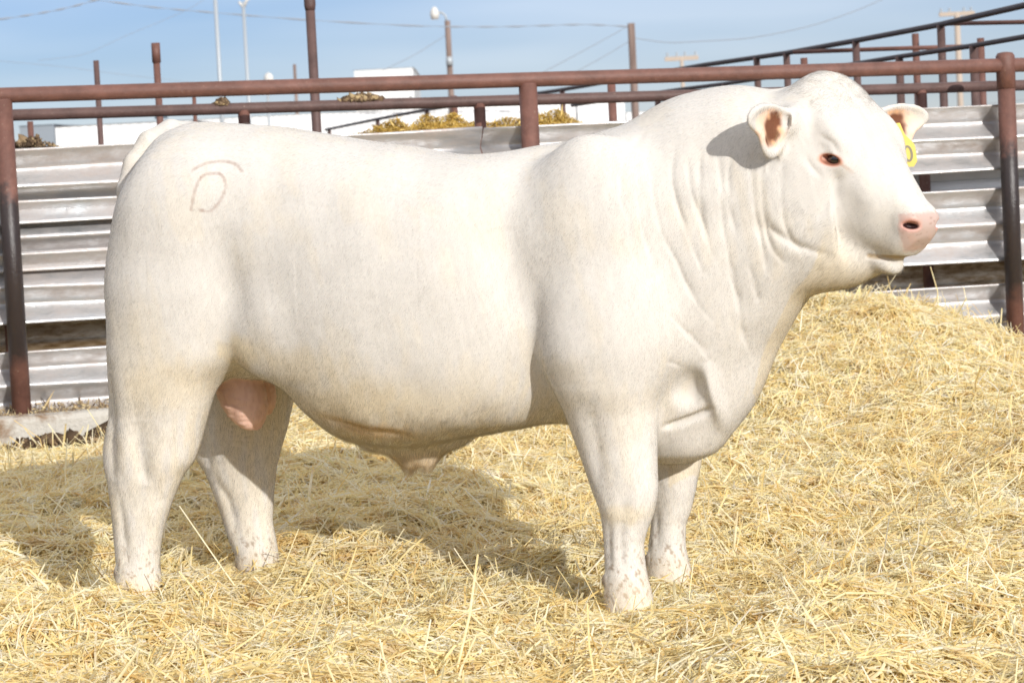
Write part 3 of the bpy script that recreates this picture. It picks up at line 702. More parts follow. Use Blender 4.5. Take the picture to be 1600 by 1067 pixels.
# --- head, in its own frame: t down the face, l to its left, m out of the forehead
HYAW, HPIT = R(46.5), R(50)
def to_body(v): v = np.array(v, float); return np.array([v @ ax, v @ ay, v[2]])
hw_ = np.array([math.cos(HYAW), -math.sin(HYAW), 0])
HT = to_body(hw_ * math.cos(HPIT) - np.array([0, 0, math.sin(HPIT)])); HN = to_body(hw_ * math.sin(HPIT) + np.array([0, 0, math.cos(HPIT)])); HL = np.cross(HN, HT)
HF = to_body(hw_); UPZ = np.array([0, 0, 1.])
HP = np.array([1.224, -.007, 1.357])
def hp(t, l, m): return HP + t * HT + l * HL + m * HN
HB = (HT, HL, HN)
HEAD = [(-.055, 0, -.075, -.15, .06, .5), (-.035, 0, -.04, -.18, .102, .5), (0, 0, -.005, -.22, .141, .55), (.05, 0, .014, -.26, .154, .6), (.11, 0, .020, -.29, .148, .64), (.18, 0, .018, -.300, .138, .66), (.24, 0, .010, -.292, .124, .66),
        (.30, 0, .004, -.272, .104, .62), (.36, 0, -.002, -.244, .086, .6), (.41, 0, -.005, -.218, .075, .6), (.45, 0, -.007, -.192, .070, .6), (.475, 0, -.012, -.172, .067, .6), (.495, 0, -.026, -.155, .060, .55), (.508, 0, -.052, -.134, .042, .5)]


def head_fn(X, Y, Z):
    p = (X - HP[0], Y - HP[1], Z - HP[2]); t, l, m = (p[0] * e[0] + p[1] * e[1] + p[2] * e[2] for e in HB)
    return super_loft(t, l, m, HEAD, 2.6)


HLO, HHI = np.array([1.0, -.5, .75]), np.array([1.66, .5, 1.46])
add(head_fn, HLO, HHI, .06)
def hput(c, r, k=.03): put(hp(*c), r, k, HB)
def hdig(c, r, k=.015): dig(hp(*c), r, k, HB)
EYE = (.226, .132, -.060); e_ax = HF * .95 - UPZ * .30; e_ax /= np.linalg.norm(e_ax)   # the lid slit falls towards the muzzle
hput((.01, 0, -.045), (.06, .095, .06), .05)                       # poll
for s in (-1, 1):
    hput((.165, s * .112, -.022), (.065, .030, .022), .04)         # brow ridge
    hput((.205, s * .103, -.19), (.10, .036, .085), .07)          # jowl
    hput((.29, s * .088, -.075), (.06, .018, .024), .05)           # cheek bone
    hput((.33, s * .068, -.135), (.085, .030, .065), .06)           # cheek
    hput((EYE[0], s * .120, EYE[2]), (.045, .028, .034), .02)      # lids
    ez = HL * s; e_y = np.cross(ez, e_ax); e_y /= np.linalg.norm(e_y); exx = np.cross(e_y, ez)
    dig(hp(EYE[0], s * .148, EYE[2]), (.028, .0115, .022), .006, (exx, e_y, ez))   # lid slit
    hput((.457, s * .042, -.045), (.036, .026, .034), .02)         # nostril wing
    nv = HL * s * .80 - HF * .60; ex_ = nv - (nv @ UPZ) * UPZ - UPZ * -.18; ex_ /= np.linalg.norm(ex_); ey_ = np.cross(ex_, HF); ey_ /= np.linalg.norm(ey_); NOS = (.482, .055, -.034)
    dig(hp(NOS[0], s * NOS[1], NOS[2]), (.024, .009, .024), .006, (ex_, ey_, np.cross(ex_, ey_)))   # nostril
hput((.470, 0, -.187), (.046, .046, .027), .020)                    # chin and lower lip
hput((.35, 0, -.232), (.10, .06, .030), .04)                       # lower jaw
put((1.20, -.06, .875), (.14, .085, .075), .06)                     # throat
# ears: thin cups on the sides of the poll, opening forwards
for s in (-1, 1):
    e1 = s * HL * .97 + UPZ * (.03 if s < 0 else .03) + HF * (.14 if s < 0 else .30); e1 /= np.linalg.norm(e1)
    e3 = HF + UPZ * -.10; e3 -= (e3 @ e1) * e1; e3 /= np.linalg.norm(e3); e2 = np.cross(e3, e1)
    base = hp(.080, s * .114, -.072) + UPZ * (-.003 if s < 0 else -.012) + s * HL * (.062 if s < 0 else .026); EX = (e1, e2, e3)
    put(base - e1 * .002, (.085, .042, .036), .03, EX)
    put(base + e1 * .108 + UPZ * .006, (.100, .044, .017), .02, EX)
    put(base + e1 * .092 - UPZ * .036, (.058, .062, .016), .03, EX)
    dig(base + e1 * .110 + e3 * .016 + UPZ * .005, (.086, .036, .019), .010, EX)
    dig(base + e1 * .094 + e3 * .015 - UPZ * .032, (.046, .050, .018), .010, EX)
    if s < 0: EAR_N = (base - UPZ * .016, e1, e2, e3)
    else: EAR_F = (base - UPZ * .016, e1, e2, e3)


def surface_nets(D):
    "vertices at the mean of the zero crossings of each cell, quads across each crossing edge"
    S = D < 0; nx, ny, nz = D.shape
    cnt = np.zeros((nx - 1, ny - 1, nz - 1), np.int8)
    offs = [(i, j, k) for i in (0, 1) for j in (0, 1) for k in (0, 1)]
    for i, j, k in offs: cnt += S[i:nx - 1 + i, j:ny - 1 + j, k:nz - 1 + k]
    act = (cnt > 0) & (cnt < 8); idx = np.argwhere(act); ids = np.full(act.shape, -1, np.int32); ids[act] = np.arange(len(idx))
    corner = {o: D[idx[:, 0] + o[0], idx[:, 1] + o[1], idx[:, 2] + o[2]] for o in offs}
    acc = np.zeros((len(idx), 3)); n = np.zeros(len(idx))
    for o in offs:
        for axi in range(3):
            if o[axi]: continue
            q = list(o); q[axi] = 1; d0, d1 = corner[o], corner[tuple(q)]; c = (d0 < 0) != (d1 < 0)
            t = np.where(c, d0 / np.where(c, d0 - d1, 1), 0)
            p = np.array(o, float)[None].repeat(len(idx), 0); p[:, axi] = t
            acc[c] += p[c]; n += c
    V = (idx + acc / n[:, None]) * VOX + LO
    quads = []
    for axi in range(3):
        s0 = [slice(None)] * 3; s1 = [slice(None)] * 3; s0[axi] = slice(0, -1); s1[axi] = slice(1, None)
        A, B = S[tuple(s0)], S[tuple(s1)]; e = np.argwhere(A != B); b, c = [(1, 2), (2, 0), (0, 1)][axi]
        ok = (e[:, b] > 0) & (e[:, c] > 0) & (e[:, b] < D.shape[b] - 1) & (e[:, c] < D.shape[c] - 1); e = e[ok]; flip = ~A[tuple(e.T)]
        def g(db, dc):
            q = e.copy(); q[:, b] += db; q[:, c] += dc; return ids[tuple(q.T)]
        Q = np.stack([g(-1, -1), g(0, -1), g(0, 0), g(-1, 0)], 1); Q[flip] = Q[flip][:, ::-1]; quads.append(Q)
    return V, np.concatenate(quads)


V, Q = surface_nets(D)
del D


def laplace(V, Q, it=1, lam=.5):
    e = np.concatenate([Q[:, [i, (i + 1) % 4]] for i in range(4)]); n = np.bincount(e[:, 0], minlength=len(V)) + np.bincount(e[:, 1], minlength=len(V))
    for _ in range(it):
        A = np.stack([np.bincount(e[:, 0], V[e[:, 1], c], len(V)) + np.bincount(e[:, 1], V[e[:, 0], c], len(V)) for c in range(3)], 1)
        V = V + lam * (A / n[:, None] - V)
    return V


V = laplace(V, Q, 5, .5)
me = mesh_np('bull', V, Q)
n = len(me.vertices); P = np.empty(n * 3, np.float32); me.vertices.foreach_get('co', P); P = P.reshape(-1, 3).astype(float)
NR = np.empty(n * 3, np.float32); me.vertices.foreach_get('normal', NR); NR = NR.reshape(-1, 3).astype(float)


def polydist(p2, line, reach=.07):
    "distance of 2-D points to a polyline (only worked out near it), and how far along it the nearest point lies (0..1)"
    line = np.array(line, float); best = np.full(len(p2), 9.); al = np.zeros(len(p2)); m = len(line) - 1
    near = np.flatnonzero(((p2 > line.min(0) - reach) & (p2 < line.max(0) + reach)).all(1)); p = p2[near]; bb = np.full(len(p), 9.); aa = np.zeros(len(p))
    for i in range(m):
        a_, b_ = line[i], line[i + 1]; d = b_ - a_; t = np.clip(((p - a_) @ d) / (d @ d), 0, 1)
        q = np.hypot(*(p - a_ - t[:, None] * d).T); c = q < bb; bb[c] = q[c]; aa[c] = (i + t[c]) / m
    best[near] = bb; al[near] = aa; return best, al


def smooth_line(pts, k=4):
    pts = np.array(pts, float); T = np.arange(len(pts)); tt = np.linspace(0, len(pts) - 1, k * len(pts))
    return np.stack([spl(T, pts[:, 0])(tt), spl(T, pts[:, 1])(tt)], 1)


# skin folds on neck and chest: line in the side view, depth, half width
FOLDS = [([(.746, 1.246), (.710, 1.172), (.706, 1.087), (.725, 1.002), (.733, .916)], .005, .012),
         ([(.750, 1.085), (.752, 1.026), (.769, .940), (.79, .87)], .005, .010),
         ([(.782, 1.126), (.787, 1.050), (.806, .973), (.832, .912), (.860, .835), (.884, .784), (.916, .740)], .008, .011),
         ([(.838, 1.199), (.831, 1.132), (.840, 1.073), (.859, .996), (.885, .927), (.90, .87)], .009, .011),
         ([(.873, 1.172), (.877, 1.113), (.893, 1.045), (.910, .977), (.925, .934)], .008, .010),
         ([(.907, 1.204), (.904, 1.137), (.905, 1.044), (.922, .943), (.935, .90)], .008, .011),
         ([(.950, 1.20), (.959, 1.092), (.959, .991), (.969, .907), (.976, .839), (.983, .772), (.983, .704), (.998, .636)], .009, .012),
         ([(.988, 1.174), (.978, 1.108), (.981, 1.024), (.992, .965)], .007, .010),
         ([(1.045, 1.180), (1.041, 1.088), (1.048, .996), (1.059, .920), (1.063, .861)], .010, .011),
         ([(1.068, 1.154), (1.065, 1.070), (1.070, .987), (1.084, .919), (1.111, .885)], .012, .012),
         ([(1.12, 1.16), (1.115, 1.07), (1.118, 1.0), (1.135, .941), (1.16, .90)], .008, .012),
         ([(.813, .769), (.846, .717), (.883, .665), (.90, .63)], .006, .010), ([(.798, .642), (.824, .621)], .005, .008),
         ([(1.018, .888), (1.029, .829), (1.033, .778)], .007, .012),
         ([(.755, .453), (.78, .460), (.83, .475), (.885, .50)], .0165, .0121),          # under the chest roll
         ([(.37, 1.02), (.385, .87), (.42, .74)], .008, .05), ([(-.44, 1.06), (-.415, .88), (-.44, .72)], .007, .05),
         ([(-.815, .66), (-.815, .54), (-.822, .44), (-.83, .34)], .010, .020), ([(-.815, .30), (-.812, .20), (-.81, .11)], .006, .014), ([(-.70, .52), (-.71, .42), (-.735, .33)], .006, .030),
         ([(.618, .215), (.613, .15), (.612, .09)], .007, .013), ([(.60, .52), (.60, .42), (.605, .31)], .006, .022), ([(.69, .32), (.665, .27), (.66, .22)], .004, .018),
         ([(-.70, .30), (-.66, .22), (-.645, .12)], .006, .016), ([(-.735, .52), (-.735, .42), (-.72, .33)], .008, .022), ([(.655, .21), (.648, .15), (.648, .09)], .006, .013)]
side = smoothstep(.25, .65, np.abs(NR[:, 1])); XZ = P[:, [0, 2]]
disp = np.zeros(n)
for ln, dep, hwid in FOLDS:
    q, al = polydist(XZ, smooth_line(ln), max(.07, 4.2 * hwid)); fade = np.sin(np.pi * np.clip(al, .02, .98)) ** .5
    neck = hwid < .0125 and ln[0][0] > .6; roll = hwid == .0121
    if roll: hwid, dep = .009, .018
    elif neck: dep, hwid = dep * .62, hwid * .60; q = q + .002 * WaveNoise(.05, 5, 9)(P)
    if neck and not roll: disp -= side * fade * dep * (.55 + .3 * WaveNoise(.09, 5, 19)(P)) * (np.exp(-(q / hwid)**2) + .75 * np.exp(-(q / (3.4 * hwid))**2))
    else: disp += side * fade * (-dep * np.exp(-(q / hwid)**2) + (.0 if roll else .3) * dep * np.exp(-((q - 2.6 * hwid) / (1.6 * hwid))**2))
rh = P - HP; hT, hL, hM = rh @ HT, rh @ HL, rh @ HN; TM = np.stack([hT, hM], 1); on_face = (P[:, 0] > 1.08) & (P[:, 2] > .82) & (np.abs(hL) > .035)
for ln, dep, hwid in (([(.262, -.078), (.29, -.11), (.315, -.15), (.325, -.19)], .005, .010), ([(.16, -.255), (.24, -.268), (.33, -.262), (.40, -.238)], .006, .010), ([(.09, -.17), (.13, -.23), (.17, -.285)], .009, .012),
                      ([(.165, -.036), (.20, -.026), (.24, -.036)], .003, .006), ([(.18, -.090), (.215, -.098), (.25, -.100)], .003, .006), ([(.12, -.10), (.15, -.17), (.16, -.23)], .005, .014)):
    q, al = polydist(TM, smooth_line(ln)); disp += on_face * np.sin(np.pi * np.clip(al, .02, .98)) ** .5 * dep * (-np.exp(-(q / hwid)**2) + .2 * np.exp(-((q - 2.4 * hwid) / (1.5 * hwid))**2))
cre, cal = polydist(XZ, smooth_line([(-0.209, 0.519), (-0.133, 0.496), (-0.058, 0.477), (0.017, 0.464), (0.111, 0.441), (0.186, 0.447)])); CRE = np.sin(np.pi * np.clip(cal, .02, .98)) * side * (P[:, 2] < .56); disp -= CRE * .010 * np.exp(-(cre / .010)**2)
disp += .0014 * WaveNoise(.14, 11, 3)(P)
in_scr = (np.abs(P[:, 0] + .51) < .12) & (np.abs(P[:, 1]) < .12) & (P[:, 2] < .62) & (P[:, 2] > .40); disp += in_scr * .0016 * WaveNoise(.030, 9, 81, (1.6, 1.6, .5))(P)
P += NR * disp[:, None]
# recess between dewlap fold and foreleg, dewlap edge
for s in (-1, 1):
    c = np.array([.822, s * .10, .575]); q = ((P - c) / np.array([.052, .12, .062])); g = np.exp(-(q**2).sum(1)**2); P[:, 1] -= s * g * .045 * (P[:, 1] * s > 0)
    q, al = polydist(XZ, smooth_line([(.885, .64), (.892, .56), (.90, .49), (.905, .42)])); P[:, 1] += s * .022 * np.exp(-(q / .018)**2) * np.sin(np.pi * np.clip(al, .05, .95)) * (P[:, 1] * s > 0) * (np.abs(NR[:, 1]) > .2)
me.vertices.foreach_set('co', P.astype(np.float32).ravel()); me.update()
me.vertices.foreach_get('normal', tmpn := np.empty(n * 3, np.float32)); NR = tmpn.reshape(-1, 3).astype(float)

# --- coat colour by place: cream white, straw-yellow stains, pink skin, brand
rel = P - HP; Ht, Hl, Hm = rel @ HT, rel @ HL, rel @ HN
w1, w2, w3 = WaveNoise(.22, 9, 11)(P), WaveNoise(.06, 9, 12, (.6, .6, 1.6))(P), WaveNoise(.02, 9, 13, (.7, .7, 2))(P)
C = np.tile(np.array([.580, .548, .502]), (n, 1))
def paint(mask, c): 
    global C
    m = np.clip(mask, 0, 1)[:, None]; C = C * (1 - m) + np.array(c) * m
def blob(c, r, noisy=.35): return smoothstep(1.25, .35, np.sqrt((((P - np.array(c)) / np.array(r))**2).sum(1)) + noisy * w2 * .6)
paint(.35 * smoothstep(.1, 1.1, w1 + .5 * w2), (.62, .555, .45))
paint(.3 * smoothstep(.72, .42, P[:, 2]) * smoothstep(-.9, .4, P[:, 0] + .6) * (P[:, 0] < .5) * smoothstep(-.6, .6, w2 + .3), (.66, .56, .38))
for c, r, s_ in [((-.40, -.3, .70), (.09, .2, .05), .7), ((-.18, -.3, .66), (.14, .2, .06), .5), ((-.08, -.3, .56), (.22, .2, .08), .55), ((-.62, -.3, .62), (.14, .2, .08), .4), ((-.87, -.1, .62), (.03, .2, .10), .5),
                 ((-.72, -.25, .70), (.1, .2, .2), .25), ((.12, -.25, .55), (.2, .2, .08), .3), ((.66, -.2, .235), (.09, .2, .03), .5), ((-.84, -.2, .27), (.03, .1, .1), .4), ((-.06, -.2, .47), (.12, .2, .03), .6), ((.72, .1, .40), (.12, .15, .05), .45)]:
    paint(.85 * s_ * blob(c, r), (.60, .49, .30))
paint(.8 * smoothstep(.40, .36, P[:, 2]) * ((P[:, 0] > -.12) & (P[:, 0] < .2)), (.66, .52, .34))
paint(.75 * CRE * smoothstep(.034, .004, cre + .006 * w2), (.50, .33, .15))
# chin, jaw and throat shade to straw colour
paint(.55 * smoothstep(-.16, -.28, Hm) * smoothstep(.08, .30, Ht) * (Ht < .51) * (np.abs(Hl) < .16), (.64, .54, .37))
# mud spots on the feet
sp = WaveNoise(.022, 9, 21)(P) + .7 * WaveNoise(.011, 9, 22)(P)
paint(.8 * smoothstep(.80, 1.15, sp) * smoothstep(.24, .05, P[:, 2]), (.24, .17, .11))
paint(.35 * smoothstep(.10, .02, P[:, 2]), (.66, .54, .38))
for x_, y_, z_ in ((-.866, -.20, .085), (.582, -.20, .062), (.604, .17, .062)):
    for q_ in (-.028, .028): paint(.85 * smoothstep(.024, .012, np.linalg.norm(P - np.array([x_ + .004, y_ + q_, z_ - .008]), axis=1)), (.22, .165, .115))
# scrotum, sheath tip
scr = np.zeros(n)
for c_, r_ in (((-.525, -.04, .575), (.07, .055, .125)), ((-.508, .03, .590), (.052, .048, .105))):
    r = P - np.array(c_); scr = np.maximum(scr, smoothstep(1.22, 1.06, np.sqrt(((r[:, 0] * .93 + r[:, 2] * .36) / r_[0])**2 + (r[:, 1] / r_[1])**2 + ((-.36 * r[:, 0] + .93 * r[:, 2]) / r_[2])**2)) * smoothstep(.68, .60, P[:, 2]))
paint(scr, (.68, .45, .36)); paint(.3 * scr * smoothstep(-.2, .9, w3), (.50, .27, .20))
# tail crease
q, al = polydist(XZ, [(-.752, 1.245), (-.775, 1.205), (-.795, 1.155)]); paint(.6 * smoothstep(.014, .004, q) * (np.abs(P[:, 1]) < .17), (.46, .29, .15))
# muzzle, nostrils, mouth line
cp_, sp_ = math.cos(HPIT), math.sin(HPIT); Fw = Ht * cp_ + Hm * sp_; Zz = -Ht * sp_ + Hm * cp_
mz = smoothstep(.246, .258, Fw + .25 * np.maximum(0, np.abs(Zz + .40) - .03) + .003 * w3 - .5 * np.maximum(0, -.43 - Zz) * 0) * smoothstep(-.355, -.365, Zz + .003 * w3) * smoothstep(.112, .100, np.abs(Hl)) * smoothstep(-.478, -.472, Zz) * (Ht < .62)
paint(mz, (.50, .375, .325)); fk = WaveNoise(.012, 9, 77)(P); paint(.5 * mz * smoothstep(.9, 1.3, fk), (.30, .17, .13)); paint(.35 * mz * smoothstep(-.2, .8, WaveNoise(.03, 7, 78)(P)), (.56, .36, .29))
BARE = np.maximum(scr, mz)
for s in (-1, 1):
    nv = HL * s * .80 - HF * .60; ex_ = nv + UPZ * .18; ex_ /= np.linalg.norm(ex_); ey_ = np.cross(ex_, HF); ey_ /= np.linalg.norm(ey_); r_ = P - hp(NOS[0], s * NOS[1], NOS[2])
    qa, qb = r_ @ ex_, r_ @ ey_; far_ = 4 * (np.abs(r_ @ np.cross(ex_, ey_)) > .04)
    paint(.7 * smoothstep(1.25, .8, np.sqrt((qa / .028)**2 + (qb / .017)**2) + far_), (.60, .30, .24)); paint(smoothstep(1.0, .75, np.sqrt((qa / .024)**2 + (qb / .009)**2) + far_), (.03, .012, .012))
    r_ = P - hp(EYE[0], s * .135, EYE[2]); ez = HL * s; e_y = np.cross(ez, e_ax); e_y /= np.linalg.norm(e_y); exx = np.cross(e_y, ez); sx_, sy_ = r_ @ exx, r_ @ e_y
    q = np.sqrt(((sx_ - .004) / .031)**2 + (sy_ / .0170)**2) + 3 * (np.abs(r_ @ ez) > .05); paint(.85 * smoothstep(1.12, .85, q), (.58, .26, .17)); paint(.8 * smoothstep(.92, .75, q), (.20, .07, .04)); BARE = np.maximum(BARE, smoothstep(1.3, .95, q))
    q, al = polydist(np.stack([r_ @ e_ax, r_[:, 2] - (r_ @ e_ax) * (-.30)], 1), [(.026, 0), (.042, -.010), (.060, -.024)]); paint(.55 * smoothstep(.005, .0015, q) * (1 - al) ** .5 * (np.abs(r_ @ ez) < .05), (.42, .22, .12))
ml, al = polydist(np.stack([Ht, Hm], 1), [(.450, -.191), (.47, -.174), (.49, -.154), (.51, -.134)]); mm = smoothstep(.009, .003, ml) * (np.abs(Hl) < .11)
paint(.75 * mm, (.42, .30, .16)); P -= NR * (.004 * mm)[:, None]
# ear linings
EARHAIR = np.zeros(n)
for b_, e1, e2, e3 in (EAR_N, EAR_F):
    r_ = P - b_; u, v, w_ = r_ @ e1, r_ @ e2, r_ @ e3
    inn = smoothstep(1.02, .80, np.sqrt(((u - .10) / .080)**2 + (v / .054)**2)) * (NR @ e3 > -.2) * (w_ > -.03) * smoothstep(.04, .06, u)
    paint(inn * .85, (.84, .60, .46)); n5 = WaveNoise(.03, 9, 31)(P)
    paint(.75 * inn * smoothstep(-.5, .9, n5) * smoothstep(.16, .10, u), (.66, .34, .15))
    dk = inn * smoothstep(1.15, .65, np.sqrt(((u - .090 - .25 * v) / .042)**2 + (v / .050)**2) + .22 * n5)
    paint(dk, (.16, .06, .03)); BARE = np.maximum(BARE, inn * .7); EARHAIR = np.maximum(EARHAIR, smoothstep(.040, .050, u) * smoothstep(.085, .070, u) * (np.abs(v) < .05) * (w_ > -.01) * (NR @ e3 > -.3))
# the brand on the hip: an arch over an open D
def brand(line): 
    q, al = polydist(XZ, smooth_line(line, 5)); return smoothstep(.0056, .0026, q) * (P[:, 1] < -.1) * (.75 + .25 * w3)
br = np.maximum(brand([(-0.513, 1.206), (-0.495, 1.217), (-0.470, 1.226), (-0.440, 1.228), (-0.412, 1.223), (-0.390, 1.212), (-0.375, 1.197)]),
                brand([(-0.510, 1.099), (-0.503, 1.133), (-0.497, 1.161), (-0.485, 1.186), (-0.468, 1.195), (-0.443, 1.195), (-0.422, 1.178), (-0.416, 1.157), (-0.423, 1.132), (-0.441, 1.105), (-0.463, 1.092), (-0.485, 1.096)]))
paint(.72 * br, (.33, .235, .19)); BARE = np.maximum(BARE, br * .9)
me.vertices.foreach_set('co', P.astype(np.float32).ravel()); me.update()
C = C * (1 + .026 * WaveNoise(.012, 9, 91, (.6, .6, 3.0))(P) * (BARE < .2) + .022 * WaveNoise(.035, 9, 92, (.7, .7, 2.2))(P) * (BARE < .2))[:, None]
C = C * (1 + .08 * smoothstep(.62, .45, P[:, 2]) * (BARE < .1))[:, None]
at_ = me.color_attributes.new('coat_colour', 'FLOAT_COLOR', 'POINT'); at_.data.foreach_set('color', np.concatenate([C, np.ones((n, 1))], 1).astype(np.float32).ravel())
ba = me.attributes.new('bare', 'FLOAT', 'POINT'); ba.data.foreach_set('value', BARE.astype(np.float32))

m_skin, nt, b = material('white hide', rough=.75, spec=.25)
cn = N(nt, 'ShaderNodeAttribute', attribute_name='coat_colour').outputs['Color']; nt.links.new(cn, b.inputs['Base Color'])
bare = N(nt, 'ShaderNodeAttribute', attribute_name='bare').outputs['Fac']
nt.links.new(math_(nt, 'SUBTRACT', .8, math_(nt, 'MULTIPLY', bare, .35)), b.inputs['Roughness'])
tc = N(nt, 'ShaderNodeTexCoord').outputs['Object']
hN = math_(nt, 'ADD', noise(nt, mapped(nt, tc, 1, 1, .22), 150, 4, .6, .4), noise(nt, mapped(nt, tc, 1, 1, .4), 38, 3, .5, .6))
bump(nt, b, hN, .002, .16)
b.inputs['Subsurface Weight'].default_value = .06; b.inputs['Subsurface Radius'].default_value = (.02, .012, .008); b.inputs['Subsurface Scale'].default_value = .5
bull = link('bull', me, m_skin); bull.location = BULL_O; bull.rotation_euler = (0, 0, BULL_RZ)
tag(bull, 'large cream white bull standing side on in the straw', 'bull')

# --- coat of short hair
def hair(name, count, seed, lmul=1., rmul=1.):
    g = np.random.default_rng(seed)
    me.calc_loop_triangles(); nt_ = len(me.loop_triangles); T = np.empty(nt_ * 3, np.int32); me.loop_triangles.foreach_get('vertices', T); T = T.reshape(-1, 3)
    A = np.linalg.norm(np.cross(P[T[:, 1]] - P[T[:, 0]], P[T[:, 2]] - P[T[:, 0]]), axis=1); Wt = A * (1 - .15 * smoothstep(.6, .45, P[T].mean(1)[:, 2])) * (1 - .97 * BARE[T].mean(1)) * (P[T].mean(1)[:, 2] > -.03)
    pick = np.searchsorted(np.cumsum(Wt) / Wt.sum(), g.random(count)); pick = np.clip(pick, 0, nt_ - 1)
    u = g.random((count, 2)); u = np.where(u.sum(1, keepdims=True) > 1, 1 - u, u); bc = np.stack([1 - u.sum(1), u[:, 0], u[:, 1]], 1)
    def lerp(Aa): return (Aa[T[pick]] * bc.reshape(count, 3, *([1] * (Aa.ndim - 1)))).sum(1)
    p = lerp(P); nn = lerp(NR); nn /= np.linalg.norm(nn, axis=1)[:, None] + 1e-9; c = lerp(C); eh = lerp(EARHAIR)
    t_, l_, m_ = (p - HP) @ HT, (p - HP) @ HL, (p - HP) @ HN
    head = smoothstep(1.10, 1.2, p[:, 0]) * (p[:, 2] > .8)
    back = smoothstep(1.1, 1.3, p[:, 2]); d = np.stack([-.35 - .7 * back, np.zeros(count), -.85 + .3 * back], 1)
    legm = smoothstep(.6, .45, p[:, 2]); d = d * (1 - legm[:, None]) + np.array([-.1, 0, -1]) * legm[:, None]
    hd = -HT * .15 - HF * .35 + np.array([0, 0, -.55]); d = d * (1 - head[:, None]) + (hd + HL * np.sign(l_)[:, None] * .35) * head[:, None]
    jit = np.stack([WaveNoise(.055, 8, s)(p) for s in (41, 42, 43)], 1) * .17 + np.stack([WaveNoise(.018, 8, s)(p) for s in (44, 45, 46)], 1) * .07 + g.normal(size=(count, 3)) * .10
    d = d + jit + .5 * (smoothstep(1.1, 1.25, p[:, 0]) * (p[:, 2] > 1.2))[:, None] * np.stack([WaveNoise(.05, 6, q_)(p) for q_ in (51, 52, 53)], 1); d -= (d * nn).sum(1)[:, None] * nn; d /= np.linalg.norm(d, axis=1)[:, None] + 1e-6
    belly = smoothstep(.56, .44, p[:, 2]) * (p[:, 0] > -.45) * (p[:, 0] < .5)
    L = .012 + .002 * legm + .006 * belly + .012 * smoothstep(.40, .37, p[:, 2]) * (p[:, 0] > -.1) * (p[:, 0] < .2) + .012 * eh + .003 * smoothstep(.78, .6, p[:, 2]) * (p[:, 0] < 0); L = L * g.uniform(.6, 1.25, count) * lmul * (1 - .35 * head)
    poll = smoothstep(.14, .02, np.abs(t_ - .03)) * head * (m_ > -.12) * (np.abs(l_) < .13); chin = head * (m_ < -.17)
    stray = g.random(count) < .012; L = L * (1 + .7 * poll + .5 * chin) * np.where(stray, 1.4, 1); lift = g.uniform(.02, .09, count) + .03 * legm * g.random(count) + .25 * stray + .14 * poll + .10 * chin + .10 * belly; mid = p + (d * .5 + nn * lift[:, None]) * L[:, None] - nn * .001
    tip = p + (d + nn * (lift * 1.15)[:, None]) * L[:, None]; tip[:, 2] -= L * .12
    pts = np.stack([p - nn * .001, mid, tip], 1).astype(np.float32)
    cv = bpy.data.hair_curves.new(name); cv.add_curves([3] * count); cv.points.foreach_set('position', pts.ravel())
    rad = np.stack([np.full(count, .00022), np.full(count, .0002), np.full(count, .00008)], 1) * rmul * g.uniform(.7, 1.2, (count, 1))
    ra = cv.attributes.new('radius', 'FLOAT', 'POINT') if 'radius' not in cv.attributes else cv.attributes['radius']; ra.data.foreach_set('value', rad.astype(np.float32).ravel())
    c = np.clip(c * g.uniform(.95, 1.06, (count, 1)) + .02, 0, .93); c = c * (1 - .6 * eh[:, None]) + np.array([.78, .62, .34]) * .6 * eh[:, None]
    ca = cv.attributes.new('hair_colour', 'FLOAT_COLOR', 'CURVE'); ca.data.foreach_set('color', np.concatenate([c, np.ones((count, 1))], 1).astype(np.float32).ravel())
    na = cv.attributes.new('skin_normal', 'FLOAT_VECTOR', 'CURVE'); na.data.foreach_set('vector', (nn + .05 * d + .03 * g.normal(size=nn.shape) + .09 * np.stack([WaveNoise(.022, 8, q_, (.6, .6, 2.4))(p) for q_ in (95, 96, 97)], 1) + .10 * np.stack([WaveNoise(.06, 8, q_, (.7, .7, 1.8))(p) for q_ in (98, 99, 100)], 1)).astype(np.float32).ravel())
    o = bpy.data.objects.new(name, cv); col.objects.link(o); o.parent = bull; return o


m_hair, nt, b = material('white hair', rough=.6, spec=.2)
hc = N(nt, 'ShaderNodeAttribute', attribute_name='hair_colour').outputs['Color']
vt = N(nt, 'ShaderNodeVectorTransform', {0: N(nt, 'ShaderNodeAttribute', attribute_name='skin_normal').outputs['Vector']}, vector_type='NORMAL', convert_from='OBJECT', convert_to='WORLD')
vn = N(nt, 'ShaderNodeVectorMath', {0: vt.outputs[0]}, operation='NORMALIZE').outputs[0]          # hair lies flat: it takes the light as the hide under it does
df = N(nt, 'ShaderNodeBsdfDiffuse', {'Color': hc, 'Normal': vn}); tr = N(nt, 'ShaderNodeBsdfTranslucent', {'Color': hc, 'Normal': vn})
mx = N(nt, 'ShaderNodeMixShader', {0: .15}); nt.links.new(df.outputs[0], mx.inputs[1]); nt.links.new(tr.outputs[0], mx.inputs[2])
tp_ = N(nt, 'ShaderNodeBsdfTransparent'); mt = N(nt, 'ShaderNodeMixShader', {0: .58}); nt.links.new(mx.outputs[0], mt.inputs[1]); nt.links.new(tp_.outputs[0], mt.inputs[2])   # fine hair lets light through
nt.links.new(mt.outputs[0], nt.nodes['Material Output'].inputs['Surface'])
HAIRS = 760000
coat = hair('coat', HAIRS, 5); coat.data.materials.append(m_hair)

